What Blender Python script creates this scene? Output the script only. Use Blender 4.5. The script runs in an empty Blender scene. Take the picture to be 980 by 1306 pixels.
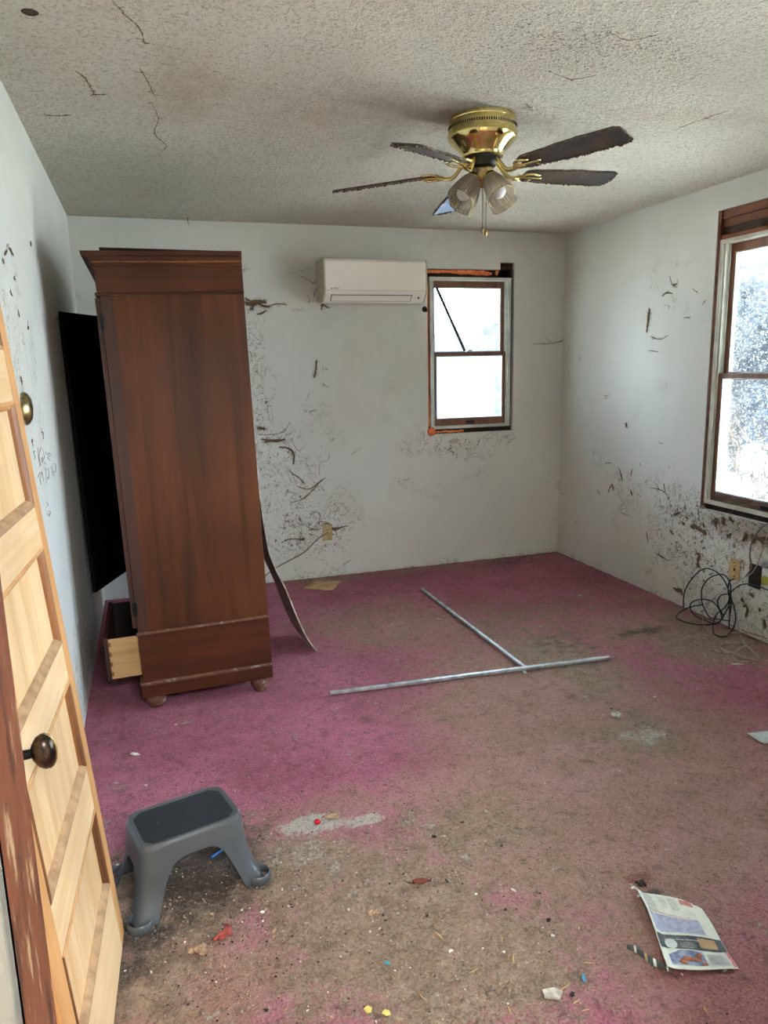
import bpy, bmesh, math, random
import numpy as np
from mathutils import Vector, Matrix, noise as mnoise

R = math.radians
scene = bpy.context.scene
COL = scene.collection
random.seed(7)
XL, XR, YB, YN, H = -0.361, 3.082, 5.11, 0.60, 2.44      # the room

# ------------------------------------------------------------------ camera
FPX = 943.39
cam = bpy.data.cameras.new('camera'); cam_o = bpy.data.objects.new('camera', cam); COL.objects.link(cam_o)
cam.sensor_fit = 'VERTICAL'; cam.sensor_height = 36.0; cam.lens = 36.0 * FPX / 1306.0
cam.clip_start = 0.02; cam.clip_end = 300
yaw, pitch, roll = 0.3066, 0.1956, -0.0216
f = Vector((math.sin(yaw) * math.cos(pitch), math.cos(yaw) * math.cos(pitch), -math.sin(pitch)))
r = Vector((math.cos(yaw), -math.sin(yaw), 0)); u = r.cross(f)
r2 = r * math.cos(roll) + u * math.sin(roll); u2 = -r * math.sin(roll) + u * math.cos(roll)
m4 = Matrix((r2, u2, -f)).transposed().to_4x4(); m4.translation = (0, 0, 1.508)
cam_o.matrix_world = m4
scene.camera = cam_o

# ------------------------------------------------------------------ world, sun, lights, exposure
SKY = 7.0
w = bpy.data.worlds.new('sky'); scene.world = w; w.use_nodes = True
bg = w.node_tree.nodes['Background']; bg.inputs[0].default_value = (0.70, 0.85, 1.0, 1); bg.inputs[1].default_value = SKY
sun = bpy.data.lights.new('sun', 'SUN'); sun.energy = 46.0; sun.angle = R(0.6); sun.color = (1.0, 0.97, 0.91)
sun_o = bpy.data.objects.new('sun', sun); COL.objects.link(sun_o)
sun_o.rotation_euler = Vector((-0.20, -0.24, -0.95)).to_track_quat('-Z', 'Y').to_euler()

def portal(name, loc, look, sx, sy):
    l = bpy.data.lights.new(name, 'AREA'); l.shape = 'RECTANGLE'; l.size = sx; l.size_y = sy
    l.cycles.is_portal = True
    o = bpy.data.objects.new(name, l); COL.objects.link(o); o.location = loc
    o.rotation_euler = Vector(look).to_track_quat('-Z', 'Y').to_euler(); return o
portal('window_portal', (2.33, YB + 0.14, 1.60), (0, -1, 0), 0.62, 1.2)
portal('window_portal', (XR + 0.14, 3.06, 1.47), (-1, 0, 0), 0.90, 1.6)
portal('window_portal', (XR + 0.14, 1.45, 1.47), (-1, 0, 0), 0.90, 1.6)
hall = bpy.data.lights.new('hall_fill', 'AREA'); hall.shape = 'RECTANGLE'; hall.size = 1.0; hall.size_y = 1.0  # unseen fill lamp, added in the hall to brighten the room
hall.energy = 62.0; hall.color = (0.94, 0.97, 1.0)
hall_o = bpy.data.objects.new('hall_fill', hall); COL.objects.link(hall_o)
hall_o.location = (0.5, -0.75, 2.40); hall_o.rotation_euler = (R(20), 0, 0)

vs = scene.view_settings
vs.view_transform = 'Standard'; vs.look = 'None'; vs.gamma = 1.0; vs.use_curve_mapping = False
vs.exposure = 1.72
cy = scene.cycles
cy.max_bounces = 10; cy.diffuse_bounces = 6; cy.glossy_bounces = 4; cy.transmission_bounces = 6; cy.transparent_max_bounces = 12
cy.use_denoising = True; cy.sample_clamp_indirect = 8.0; cy.caustics_reflective = False; cy.caustics_refractive = False

# ------------------------------------------------------------------ materials
def lin(c):
    return tuple(((v / 255) / 12.92 if v / 255 <= 0.04045 else ((v / 255 + 0.055) / 1.055) ** 2.4) for v in c) + (1.0,)

class NT:
    def __init__(s, name):
        s.m = bpy.data.materials.new(name); s.m.use_nodes = True
        s.t = s.m.node_tree; s.n = s.t.nodes; s.l = s.t.links
        s.b = s.n['Principled BSDF']; s.out = s.n['Material Output']
        s.tc = s.n.new('ShaderNodeTexCoord')
    def set(s, sock, v):
        if hasattr(v, 'is_output') or isinstance(v, bpy.types.NodeSocket): s.l.new(v, sock)
        else: sock.default_value = v
    def noise(s, scale, detail=4, rough=0.55, stretch=None, dist=0.0, color=False, coord='Object'):
        n = s.n.new('ShaderNodeTexNoise'); n.inputs['Scale'].default_value = scale
        n.inputs['Detail'].default_value = detail; n.inputs['Roughness'].default_value = rough; n.inputs['Distortion'].default_value = dist
        v = s.tc.outputs[coord]
        if stretch:
            mp = s.n.new('ShaderNodeMapping'); mp.inputs['Scale'].default_value = stretch; s.l.new(v, mp.inputs[0]); v = mp.outputs[0]
        s.l.new(v, n.inputs['Vector']); return n.outputs['Color' if color else 'Fac']
    def voro(s, scale, feature='F1', stretch=None):
        n = s.n.new('ShaderNodeTexVoronoi'); n.feature = feature; n.inputs['Scale'].default_value = scale
        s.l.new(s.tc.outputs['Object'], n.inputs['Vector']); return n.outputs['Distance']
    def math(s, op, a, b=0.0, c=None, clamp=False):
        n = s.n.new('ShaderNodeMath'); n.operation = op; n.use_clamp = clamp
        s.set(n.inputs[0], a); s.set(n.inputs[1], b)
        if c is not None: s.set(n.inputs[2], c)
        return n.outputs[0]
    def ramp(s, v, lo, hi, a=0.0, b=1.0):
        n = s.n.new('ShaderNodeMapRange'); n.interpolation_type = 'SMOOTHSTEP'
        s.set(n.inputs[0], v); n.inputs[1].default_value = lo; n.inputs[2].default_value = hi
        n.inputs[3].default_value = a; n.inputs[4].default_value = b; return n.outputs[0]
    def mix(s, fac, a, b, mode='MIX'):
        n = s.n.new('ShaderNodeMix'); n.data_type = 'RGBA'; n.blend_type = mode
        s.set(n.inputs[0], fac); s.set(n.inputs[6], a); s.set(n.inputs[7], b); return n.outputs[2]
    def bump(s, h, strength=0.4, dist=0.01):
        n = s.n.new('ShaderNodeBump'); n.inputs['Strength'].default_value = strength; n.inputs['Distance'].default_value = dist
        s.l.new(h, n.inputs['Height']); s.l.new(n.outputs[0], s.b.inputs['Normal']); return n
    def done(s, col, rough=0.7, metal=0.0, spec=0.4):
        s.set(s.b.inputs['Base Color'], col); s.set(s.b.inputs['Roughness'], rough)
        s.b.inputs['Metallic'].default_value = metal; s.b.inputs['Specular IOR Level'].default_value = spec
        return s.m

def simple(name, c1, c2=None, scale=30, rough=0.6, metal=0.0, bump=0.0, bscale=None, stretch=None, spec=0.4, lo=0.35, hi=0.65):
    t = NT(name); c2 = c2 or tuple(v * 0.82 for v in c1)
    k = t.ramp(t.noise(scale, stretch=stretch), lo, hi)
    col = t.mix(k, lin(c1), lin(c2))
    if bump: t.bump(t.noise(bscale or scale * 3, stretch=stretch), bump, 0.004)
    return t.done(col, rough, metal, spec)

def wood(name, light, dark, axis, rough=0.45, scale=1.0, dust=None, spec=0.4, ring=0.5):
    t = NT(name); st = [14, 14, 14]; st[axis] = 0.9; st = tuple(v * scale for v in st)
    g = t.noise(1.6, 6, 0.6, st, 0.7); fine = t.noise(9, 3, 0.6, st)
    big = t.noise(1.7, 2, 0.5)
    k = t.math('ADD', t.math('MULTIPLY', g, 1 - ring * 0.3), t.math('MULTIPLY', fine, ring * 0.5))
    col = t.mix(t.ramp(k, 0.38, 0.78), lin(light), lin(dark))
    col = t.mix(t.ramp(big, 0.35, 0.7, 0, 0.45), col, lin(tuple(v * 0.66 for v in dark)))
    if dust:
        d = t.ramp(t.noise(22, 6, 0.7), 0.52, 0.72); col = t.mix(d, col, lin(dust))
    t.bump(fine, 0.12, 0.002)
    return t.done(col, rough, 0, spec)

M = {}
# carpet: attribute layers r brown, g faded, b dark, a pale dust; second attribute: pink left, orange rust
t = NT('carpet'); at = t.n.new('ShaderNodeAttribute'); at.attribute_name = 'stain'
sp = t.n.new('ShaderNodeSeparateColor'); t.l.new(at.outputs['Color'], sp.inputs[0]); st_r, st_g, st_b = sp.outputs; st_a = at.outputs['Alpha']
at2 = t.n.new('ShaderNodeAttribute'); at2.attribute_name = 'stain_extra'; sp2 = t.n.new('ShaderNodeSeparateColor'); t.l.new(at2.outputs['Color'], sp2.inputs[0])
n1 = t.noise(2.2, 5); n2 = t.noise(14, 6, 0.65); n3 = t.noise(70, 4, 0.7); pile = t.noise(130, 3, 0.8); tuft = t.noise(46, 4, 0.75, dist=1.0); clod = t.noise(18, 4, 0.7, dist=.6); n4 = t.noise(5, 5, 0.6)
br = t.math('ADD', t.math('MULTIPLY', t.math('SUBTRACT', n2, 0.5), 1.5), t.math('MULTIPLY', t.math('SUBTRACT', n3, 0.5), 1.0))
br = t.math('ADD', br, t.math('MULTIPLY', t.math('SUBTRACT', n4, 0.5), 1.2))
pink = t.mix(t.ramp(n1, 0.35, 0.65), lin((212, 122, 148)), lin((188, 98, 122)))
pink = t.mix(t.ramp(n2, 0.45, 0.72, 0, 0.55), pink, lin((138, 66, 76)))
faded = t.mix(t.ramp(n4, 0.3, 0.7), lin((204, 154, 142)), lin((184, 138, 116)))
col = t.mix(t.ramp(t.math('ADD', st_g, t.math('MULTIPLY', br, 0.55)), 0.0, 0.9, 0, 1), pink, faded)
brown = t.mix(t.ramp(n2, 0.3, 0.7), lin((190, 162, 134)), lin((150, 122, 96)))
brown = t.mix(t.ramp(n3, 0.45, 0.7, 0, 0.6), brown, lin((196, 176, 148)))
brown = t.mix(t.ramp(n3, 0.55, 0.3, 0, 0.6), brown, lin((172, 120, 100)))
kb = t.ramp(t.math('ADD', st_r, t.math('MULTIPLY', br, 0.85)), 0.2, 0.9)
col = t.mix(kb, col, brown)
col = t.mix(t.ramp(t.math('ADD', sp2.outputs[0], t.math('MULTIPLY', br, 0.9)), 0.4, 0.8, 0, 0.85), col, lin((190, 120, 116)))
col = t.mix(t.ramp(t.math('ADD', sp2.outputs[1], t.math('MULTIPLY', br, 0.9)), 0.4, 0.9, 0, 0.7), col, lin((140, 76, 46)))
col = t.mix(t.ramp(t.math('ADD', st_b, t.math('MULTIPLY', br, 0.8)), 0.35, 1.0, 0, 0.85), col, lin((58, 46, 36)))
col = t.mix(t.ramp(t.math('ADD', st_a, t.math('MULTIPLY', br, 1.3)), 0.30, 0.9, 0, 0.85), col, lin((222, 216, 204)))
col = t.mix(t.ramp(t.noise(38, 4, 0.6), 0.66, 0.74, 0, 0.5), col, lin((74, 54, 42)))
col = t.mix(t.ramp(t.noise(90, 2, 0.5, (1, 1, 1)), 0.735, 0.77, 0, 0.6), col, lin((198, 178, 150)))
hh = t.math('ADD', t.math('MULTIPLY', pile, 1.0), t.math('MULTIPLY', tuft, 1.3))
dk = t.mix(0.72, col, (0.012, 0.007, 0.006, 1)); lt = t.mix(0.45, col, lin((238, 214, 204)))  # dark and light pile tones: shade between tufts put into the colour
col = t.mix(t.ramp(tuft, 0.50, 0.30, 0, 0.75), col, dk)
col = t.mix(t.ramp(pile, 0.50, 0.30, 0, 0.75), col, dk)
col = t.mix(t.ramp(pile, 0.52, 0.72, 0, 0.6), col, lt)
col = t.mix(t.ramp(tuft, 0.56, 0.74, 0, 0.45), col, lt)
col = t.mix(t.ramp(clod, 0.47, 0.28, 0, 0.55), col, dk); col = t.mix(t.ramp(clod, 0.55, 0.75, 0, 0.35), col, lt)
t.bump(hh, 1.0, 0.02)
M['carpet'] = t.done(col, 0.95, 0, 0.05); t.b.inputs['Sheen Weight'].default_value = 0.15

def wall_mat(name, base, warm, spk=1.0):
    t = NT(name); at = t.n.new('ShaderNodeAttribute'); at.attribute_name = 'stain'
    sp = t.n.new('ShaderNodeSeparateColor'); t.l.new(at.outputs['Color'], sp.inputs[0]); d, sm, _ = sp.outputs
    n1 = t.noise(1.1, 4); n2 = t.noise(42, 3, 0.6, dist=.6); n3 = t.noise(22, 5, 0.75, dist=1.6); n4 = t.noise(95, 2, 0.6); n5 = t.noise(5, 4)
    col = t.mix(t.ramp(n1, 0.3, 0.7), lin(base), lin(warm))
    col = t.mix(t.ramp(n5, 0.5, 0.8, 0, 0.18), col, lin((176, 170, 156)))
    col = t.mix(t.math('MULTIPLY', t.ramp(t.math('ADD', sm, t.math('MULTIPLY', t.math('SUBTRACT', n3, 0.5), 1.6)), 0.35, 1.1), 0.8), col, lin((150, 138, 118)))
    thr = t.math('SUBTRACT', 0.80, t.math('MULTIPLY', d, 0.15))
    a = t.math('SUBTRACT', n2, thr); k = t.ramp(a, 0.0, 0.02)
    b = t.math('SUBTRACT', n3, t.math('ADD', thr, 0.03)); k2 = t.ramp(b, 0.0, 0.025)
    c = t.math('SUBTRACT', n4, t.math('ADD', thr, 0.02)); k3 = t.ramp(c, 0.0, 0.02)
    rg = t.math('ABSOLUTE', t.math('SUBTRACT', t.noise(7, 4, 0.7, dist=1.2), 0.5)); rm = t.math('MULTIPLY', t.ramp(rg, 0.016, 0.006), t.ramp(t.math('ADD', t.math('MULTIPLY', d, 0.45), t.noise(5, 3)), 0.72, 0.90))
    col = t.mix(t.math('MULTIPLY', rm, 0.65), col, lin((118, 102, 82)))
    col = t.mix(t.math('MULTIPLY', k3, 0.7 * spk), col, lin((104, 88, 70)))
    col = t.mix(t.math('MULTIPLY', k, 0.85 * spk), col, lin((84, 66, 48)))
    col = t.mix(t.math('MULTIPLY', k2, 0.75 * spk), col, lin((98, 80, 60)))
    t.bump(t.math('ADD', t.noise(140, 3), t.noise(9, 3)), 0.22, 0.003)
    return t.done(col, 0.75, 0, 0.25)
M['wall'] = wall_mat('wall_paint', (220, 221, 216), (211, 211, 202))
t = NT('ceiling_texture'); at = t.n.new('ShaderNodeAttribute'); at.attribute_name = 'stain'
sp = t.n.new('ShaderNodeSeparateColor'); t.l.new(at.outputs['Color'], sp.inputs[0])
pop = t.noise(85, 4, 0.8); pop2 = t.noise(34, 5, 0.75); n5 = t.noise(1.6, 4); n6 = t.noise(8, 6, 0.7, dist=1.0)
col = t.mix(t.ramp(n5, 0.3, 0.7), lin((248, 242, 228)), lin((238, 231, 214)))
col = t.mix(t.ramp(t.math('ADD', sp.outputs[1], t.math('MULTIPLY', t.math('SUBTRACT', n6, 0.5), 1.2)), 0.2, 1.1, 0, 0.55), col, lin((190, 168, 136)))
col = t.mix(t.ramp(pop, 0.52, 0.34, 0, 0.6), col, lin((160, 140, 108)))
d = t.math('ADD', t.math('MULTIPLY', sp.outputs[0], 0.16), 0.0)
col = t.mix(t.math('MULTIPLY', t.ramp(t.math('SUBTRACT', pop, t.math('SUBTRACT', 0.70, d)), 0, 0.05), 0.75), col, lin((108, 88, 62)))
t.bump(t.math('ADD', pop, t.math('MULTIPLY', pop2, 1.3)), 1.0, 0.02)
M['ceiling'] = t.done(col, 0.95, 0, 0.1)

M['wardrobe'] = wood('wardrobe_mahogany', (94, 51, 26), (62, 32, 16), 2, 0.45, 0.6, spec=0.22, ring=0.3)
M['wardrobe_h'] = wood('wardrobe_mahogany_horizontal', (84, 42, 22), (56, 27, 15), 0, 0.45, 0.9, spec=0.22)
M['wardrobe_dusty'] = wood('dusty_moulding', (112, 70, 48), (80, 48, 34), 0, 0.7, 0.9, dust=(158, 148, 136))
M['wardrobe_edge'] = wood('wardrobe_edge', (72, 37, 22), (48, 24, 14), 2, 0.55, 0.9)
M['black_panel'] = simple('black_lacquer', (9, 8, 8), (14, 12, 11), 6, 0.55, spec=0.15)
M['inside'] = simple('dark_wood_shaded_inside', (40, 28, 20), (26, 18, 13), 8, 0.8)  # dark wood; also gives the open drawer its painted shade
M['oak'] = wood('pale_drawer_wood', (206, 166, 112), (176, 134, 84), 0, 0.6, 1.2)
M['board'] = simple('grey_board', (222, 208, 192), (184, 168, 150), 8, 0.75, bump=.1)
M['board_edge'] = simple('pale_board_edge', (205, 200, 190), (150, 140, 128), 30, 0.8)
M['pine'] = wood('stripped_pine', (248, 216, 168), (224, 180, 126), 2, 0.5, 0.8, ring=0.8)
M['pine_h'] = wood('stripped_pine_rail', (248, 218, 172), (230, 190, 138), 0, 0.5, 0.8, ring=0.8)
M['pine_orange'] = wood('orange_pine_edge', (226, 172, 112), (198, 138, 80), 2, 0.5, 0.8)
M['mould_dark'] = wood('dark_moulding', (150, 98, 54), (92, 54, 28), 2, 0.45, 0.9)
M['mould_dust'] = simple('dusty_moulding_strip', (186, 150, 112), (156, 122, 90), 30, 0.8, bump=.3)
M['jamb'] = simple('worn_jamb_wood', (150, 84, 44), (112, 58, 30), 9, 0.6, bump=.3, stretch=(6, 6, 1))
t = NT('worn_jamb_paint'); k = t.noise(10, 6, 0.7, (3, 3, .7)); c = t.mix(t.ramp(k, 0.38, 0.5), lin((70, 36, 18)), lin((106, 58, 30)))
c = t.mix(t.ramp(t.noise(16, 5, 0.7, (3, 3, .9)), 0.54, 0.64), c, lin((160, 132, 100))); t.bump(k, .4, .004); M['jamb'] = t.done(c, 0.55)
M['jamb_white'] = simple('flaking_white_paint', (110, 108, 100), (60, 54, 46), 14, 0.8, bump=.5, lo=.5, hi=.62)
M['knob'] = simple('tarnished_bronze', (92, 78, 66), (58, 48, 40), 60, 0.28, metal=0.9)
M['dark_iron'] = simple('dark_iron', (38, 38, 42), (26, 26, 28), 60, 0.4, metal=0.7)
M['brass'] = simple('polished_brass', (232, 214, 150), (214, 192, 120), 18, 0.13, metal=1.0)
M['brass_dull'] = simple('dull_brass', (176, 158, 112), (116, 102, 74), 50, 0.3, metal=1.0, lo=.45, hi=.7)
M['vent'] = simple('dark_vent', (30, 24, 14), None, 50, 0.6)
t = NT('rotted_fan_blade'); k = t.noise(10, 6, 0.7, dist=.5); c = t.mix(t.ramp(k, .42, .62), lin((40, 34, 34)), lin((74, 58, 46)))
c = t.mix(t.ramp(t.noise(30, 5, .7), .6, .75), c, lin((112, 98, 80))); t.bump(k, .2, .003); M['blade'] = t.done(c, 0.32, 0, .5)
M['blade_edge'] = simple('peeling_blade_edge', (108, 92, 74), (66, 54, 44), 60, 0.9, bump=.5)
M['ac'] = simple('ac_plastic', (246, 240, 230), (241, 234, 223), 3, 0.35)
M['ac_side'] = simple('ac_side_plastic', (206, 192, 168), (198, 184, 160), 3, 0.4)
M['ac_dark'] = simple('ac_slot', (52, 48, 46), None, 30, 0.6)
M['ac_text'] = simple('ac_logo_ink', (70, 64, 60), None, 30, 0.5)
M['sash'] = wood('sash_brown_wood', (130, 82, 52), (94, 54, 34), 2, 0.5, 1.0)
M['sash_low'] = simple('weathered_sash_rail', (112, 84, 62), (74, 54, 42), 18, 0.7, bump=.3, stretch=(1, 1, 4))
M['liner'] = simple('window_liner', (214, 218, 210), (186, 190, 182), 10, 0.5)
M['liner_dirty'] = simple('dirty_window_liner', (204, 202, 190), (178, 172, 156), 8, 0.7)
M['stud'] = wood('exposed_framing_wood', (134, 80, 50), (84, 46, 28), 1, 0.8, 1.0)
M['crack'] = simple('dark_gap', (42, 30, 22), (66, 46, 34), 40, 0.95, bump=.6)
M['foam'] = simple('orange_spray_foam', (248, 150, 96), (222, 108, 60), 70, 0.75, bump=.6)
M['tube'] = simple('galvanised_metal', (206, 210, 212), (160, 166, 170), 30, 0.4, metal=0.6)
M['rod'] = simple('grey_rod', (84, 80, 70), (64, 60, 52), 30, 0.6)
M['cable_black'] = simple('black_cable', (26, 28, 34), (18, 19, 22), 60, 0.45)
M['cable_grey'] = simple('grey_cable', (134, 122, 110), (110, 100, 90), 60, 0.6)
M['cable_white'] = simple('white_cable', (190, 184, 174), (150, 140, 128), 60, 0.6)
M['cable_orange'] = simple('orange_wire', (190, 120, 50), None, 60, 0.6)
M['plate'] = simple('cream_wall_plate', (206, 184, 134), (176, 150, 100), 60, 0.5)
M['plate_black'] = simple('black_outlet', (28, 24, 20), (60, 50, 40), 90, 0.6, bump=.3)
M['web'] = simple('brown_web_dust', (134, 114, 94), (98, 80, 62), 160, 1.0, spec=0.0)
M['stool'] = simple('grey_stool_plastic', (80, 85, 88), (74, 79, 83), 8, 0.3, spec=0.5)
t = NT('stool_tread'); wv = t.n.new('ShaderNodeTexWave'); wv.inputs['Scale'].default_value = 90; t.l.new(t.tc.outputs['Object'], wv.inputs[0])
c = t.mix(t.ramp(t.noise(60, 3, .6), .68, .74), lin((36, 38, 42)), lin((120, 122, 124))); t.bump(wv.outputs['Fac'], .5, .003); M['tread'] = t.done(c, .75, 0, .3)
M['paper'] = simple('newsprint', (222, 222, 206), (204, 206, 192), 30, 0.85)
M['paper_grey'] = simple('old_paper', (200, 204, 198), (182, 186, 180), 20, 0.85)
M['print_blue'] = simple('printed_blue_grey', (176, 176, 192), (150, 152, 174), 90, 0.8)
M['print_dark'] = simple('printed_dark', (96, 100, 98), (62, 66, 66), 30, 0.8)
M['print_red'] = simple('printed_red', (214, 138, 132), None, 60, 0.8)
M['print_food'] = simple('printed_food', (196, 120, 76), (120, 66, 46), 50, 0.8)
M['print_navy'] = simple('printed_navy', (96, 106, 134), (176, 182, 196), 30, 0.8)
M['print_white'] = simple('printed_white', (240, 240, 234), None, 60, 0.8)
M['print_text'] = simple('printed_grey_text', (168, 168, 158), None, 60, 0.8)
M['card'] = simple('brown_cardboard', (196, 162, 122), (172, 138, 100), 12, 0.9)
M['leaf'] = simple('dead_brown_leaf', (118, 56, 34), (70, 32, 22), 40, 0.6, bump=.4)
M['red'] = simple('red_plastic', (200, 20, 44), (170, 16, 36), 40, 0.35)
M['red_dull'] = simple('faded_red_paper', (168, 76, 66), (130, 56, 50), 50, 0.8, bump=.3)
M['tan'] = simple('tan_fluff', (178, 148, 118), (140, 112, 86), 60, 0.95, bump=.5)
M['blue'] = simple('blue_plastic', (40, 110, 180), None, 40, 0.4)
M['cyan'] = simple('cyan_plastic', (70, 160, 190), None, 40, 0.5)
M['yellow'] = simple('yellow_paper', (226, 200, 110), (210, 184, 100), 40, 0.8)
M['chip'] = simple('white_paint_chip', (224, 220, 210), (200, 194, 182), 60, 0.8)
M['plaster'] = simple('plaster_crumb', (196, 188, 174), (160, 148, 132), 60, 0.9, bump=.5)
M['straw'] = simple('straw_splinter', (198, 168, 118), (164, 132, 90), 60, 0.8)
M['dark_bit'] = simple('dark_debris', (52, 40, 34), (36, 28, 24), 60, 0.9)
M['ink'] = simple('dark_ink', (96, 98, 108), None, 60, 0.7)
M['jar_green'] = simple('yellow_green_liquid', (170, 176, 84), (150, 156, 70), 20, 0.2)
M['silver'] = simple('silver_cap', (176, 184, 190), (130, 138, 144), 20, 0.3, metal=.6)
M['white_plastic'] = simple('white_plastic', (222, 224, 222), (208, 210, 208), 20, 0.4)
M['hall'] = simple('hall_paint', (206, 202, 190), (190, 186, 174), 3, 0.8)
# glass: clear, with grime that scatters daylight
def glass(name, grime, speck):
    t = NT(name); t.n.remove(t.b)
    tr = t.n.new('ShaderNodeBsdfTransparent'); tr.inputs[0].default_value = (0.93, 0.96, 0.97, 1)
    gl = t.n.new('ShaderNodeBsdfGlossy'); gl.inputs['Roughness'].default_value = 0.03
    tl = t.n.new('ShaderNodeBsdfTranslucent'); tl.inputs[0].default_value = (0.85, 0.9, 0.95, 1)
    m1 = t.n.new('ShaderNodeMixShader'); m2 = t.n.new('ShaderNodeMixShader')
    fr = t.n.new('ShaderNodeFresnel'); fr.inputs['IOR'].default_value = 1.45
    k = t.math('MULTIPLY', t.ramp(t.noise(5, 5, .7), .35, .75), grime)
    k = t.math('ADD', k, t.math('MULTIPLY', t.ramp(t.noise(110, 2, .5), .60, .66), speck), clamp=True)
    t.l.new(k, m1.inputs[0]); t.l.new(tr.outputs[0], m1.inputs[1]); t.l.new(tl.outputs[0], m1.inputs[2])
    t.l.new(t.math('MULTIPLY', fr.outputs[0], 0.8), m2.inputs[0]); t.l.new(m1.outputs[0], m2.inputs[1]); t.l.new(gl.outputs[0], m2.inputs[2])
    t.l.new(m2.outputs[0], t.out.inputs['Surface']); return t.m
M['glass'] = glass('dusty_window_glass', 0.05, 0.30)
M['glass_haze'] = glass('hazy_window_glass', 0.05, 0.2)
t = NT('frosted_ribbed_glass'); t.b.inputs['Transmission Weight'].default_value = 0.0
t.n.remove(t.b); a = t.n.new('ShaderNodeBsdfTranslucent'); a.inputs[0].default_value = lin((220, 212, 196)); b = t.n.new('ShaderNodeBsdfPrincipled')
b.inputs['Base Color'].default_value = lin((178, 168, 150)); b.inputs['Roughness'].default_value = .25; c = t.n.new('ShaderNodeMixShader'); c.inputs[0].default_value = .5
e = t.n.new('ShaderNodeBsdfTransparent'); g = t.n.new('ShaderNodeMixShader'); g.inputs[0].default_value = .15
t.l.new(a.outputs[0], c.inputs[1]); t.l.new(b.outputs[0], c.inputs[2]); t.l.new(c.outputs[0], g.inputs[1]); t.l.new(e.outputs[0], g.inputs[2]); t.l.new(g.outputs[0], t.out.inputs['Surface'])
M['shade'] = t.m
# outdoors
M['ground'] = simple('pale_dry_ground', (208, 209, 206), (178, 178, 172), 1.2, 0.95)
t = NT('blue_clapboard'); mp = t.n.new('ShaderNodeSeparateXYZ'); t.l.new(t.tc.outputs['Object'], mp.inputs[0])
k = t.ramp(t.math('FRACT', t.math('MULTIPLY', mp.outputs[2], 5.5)), 0.0, 0.18)
M['siding'] = t.done(t.mix(k, lin((8, 24, 38)), lin((22, 54, 80))), .7)
M['siding_pale'] = simple('pale_house_wall', (120, 132, 138), (104, 116, 124), 2, .8)
M['roofing'] = simple('house_roofing', (30, 42, 58), (24, 32, 44), 9, .9)
M['trim_ext'] = simple('house_trim', (112, 124, 134), None, 5, .7)
M['bark'] = simple('twig_bark', (74, 66, 58), (56, 48, 40), 30, .9)
M['twig_pale'] = simple('pale_dry_twig', (120, 98, 72), None, 30, .9)
M['foliage'] = simple('dark_foliage', (20, 34, 46), (34, 52, 62), 3, .9)
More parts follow.
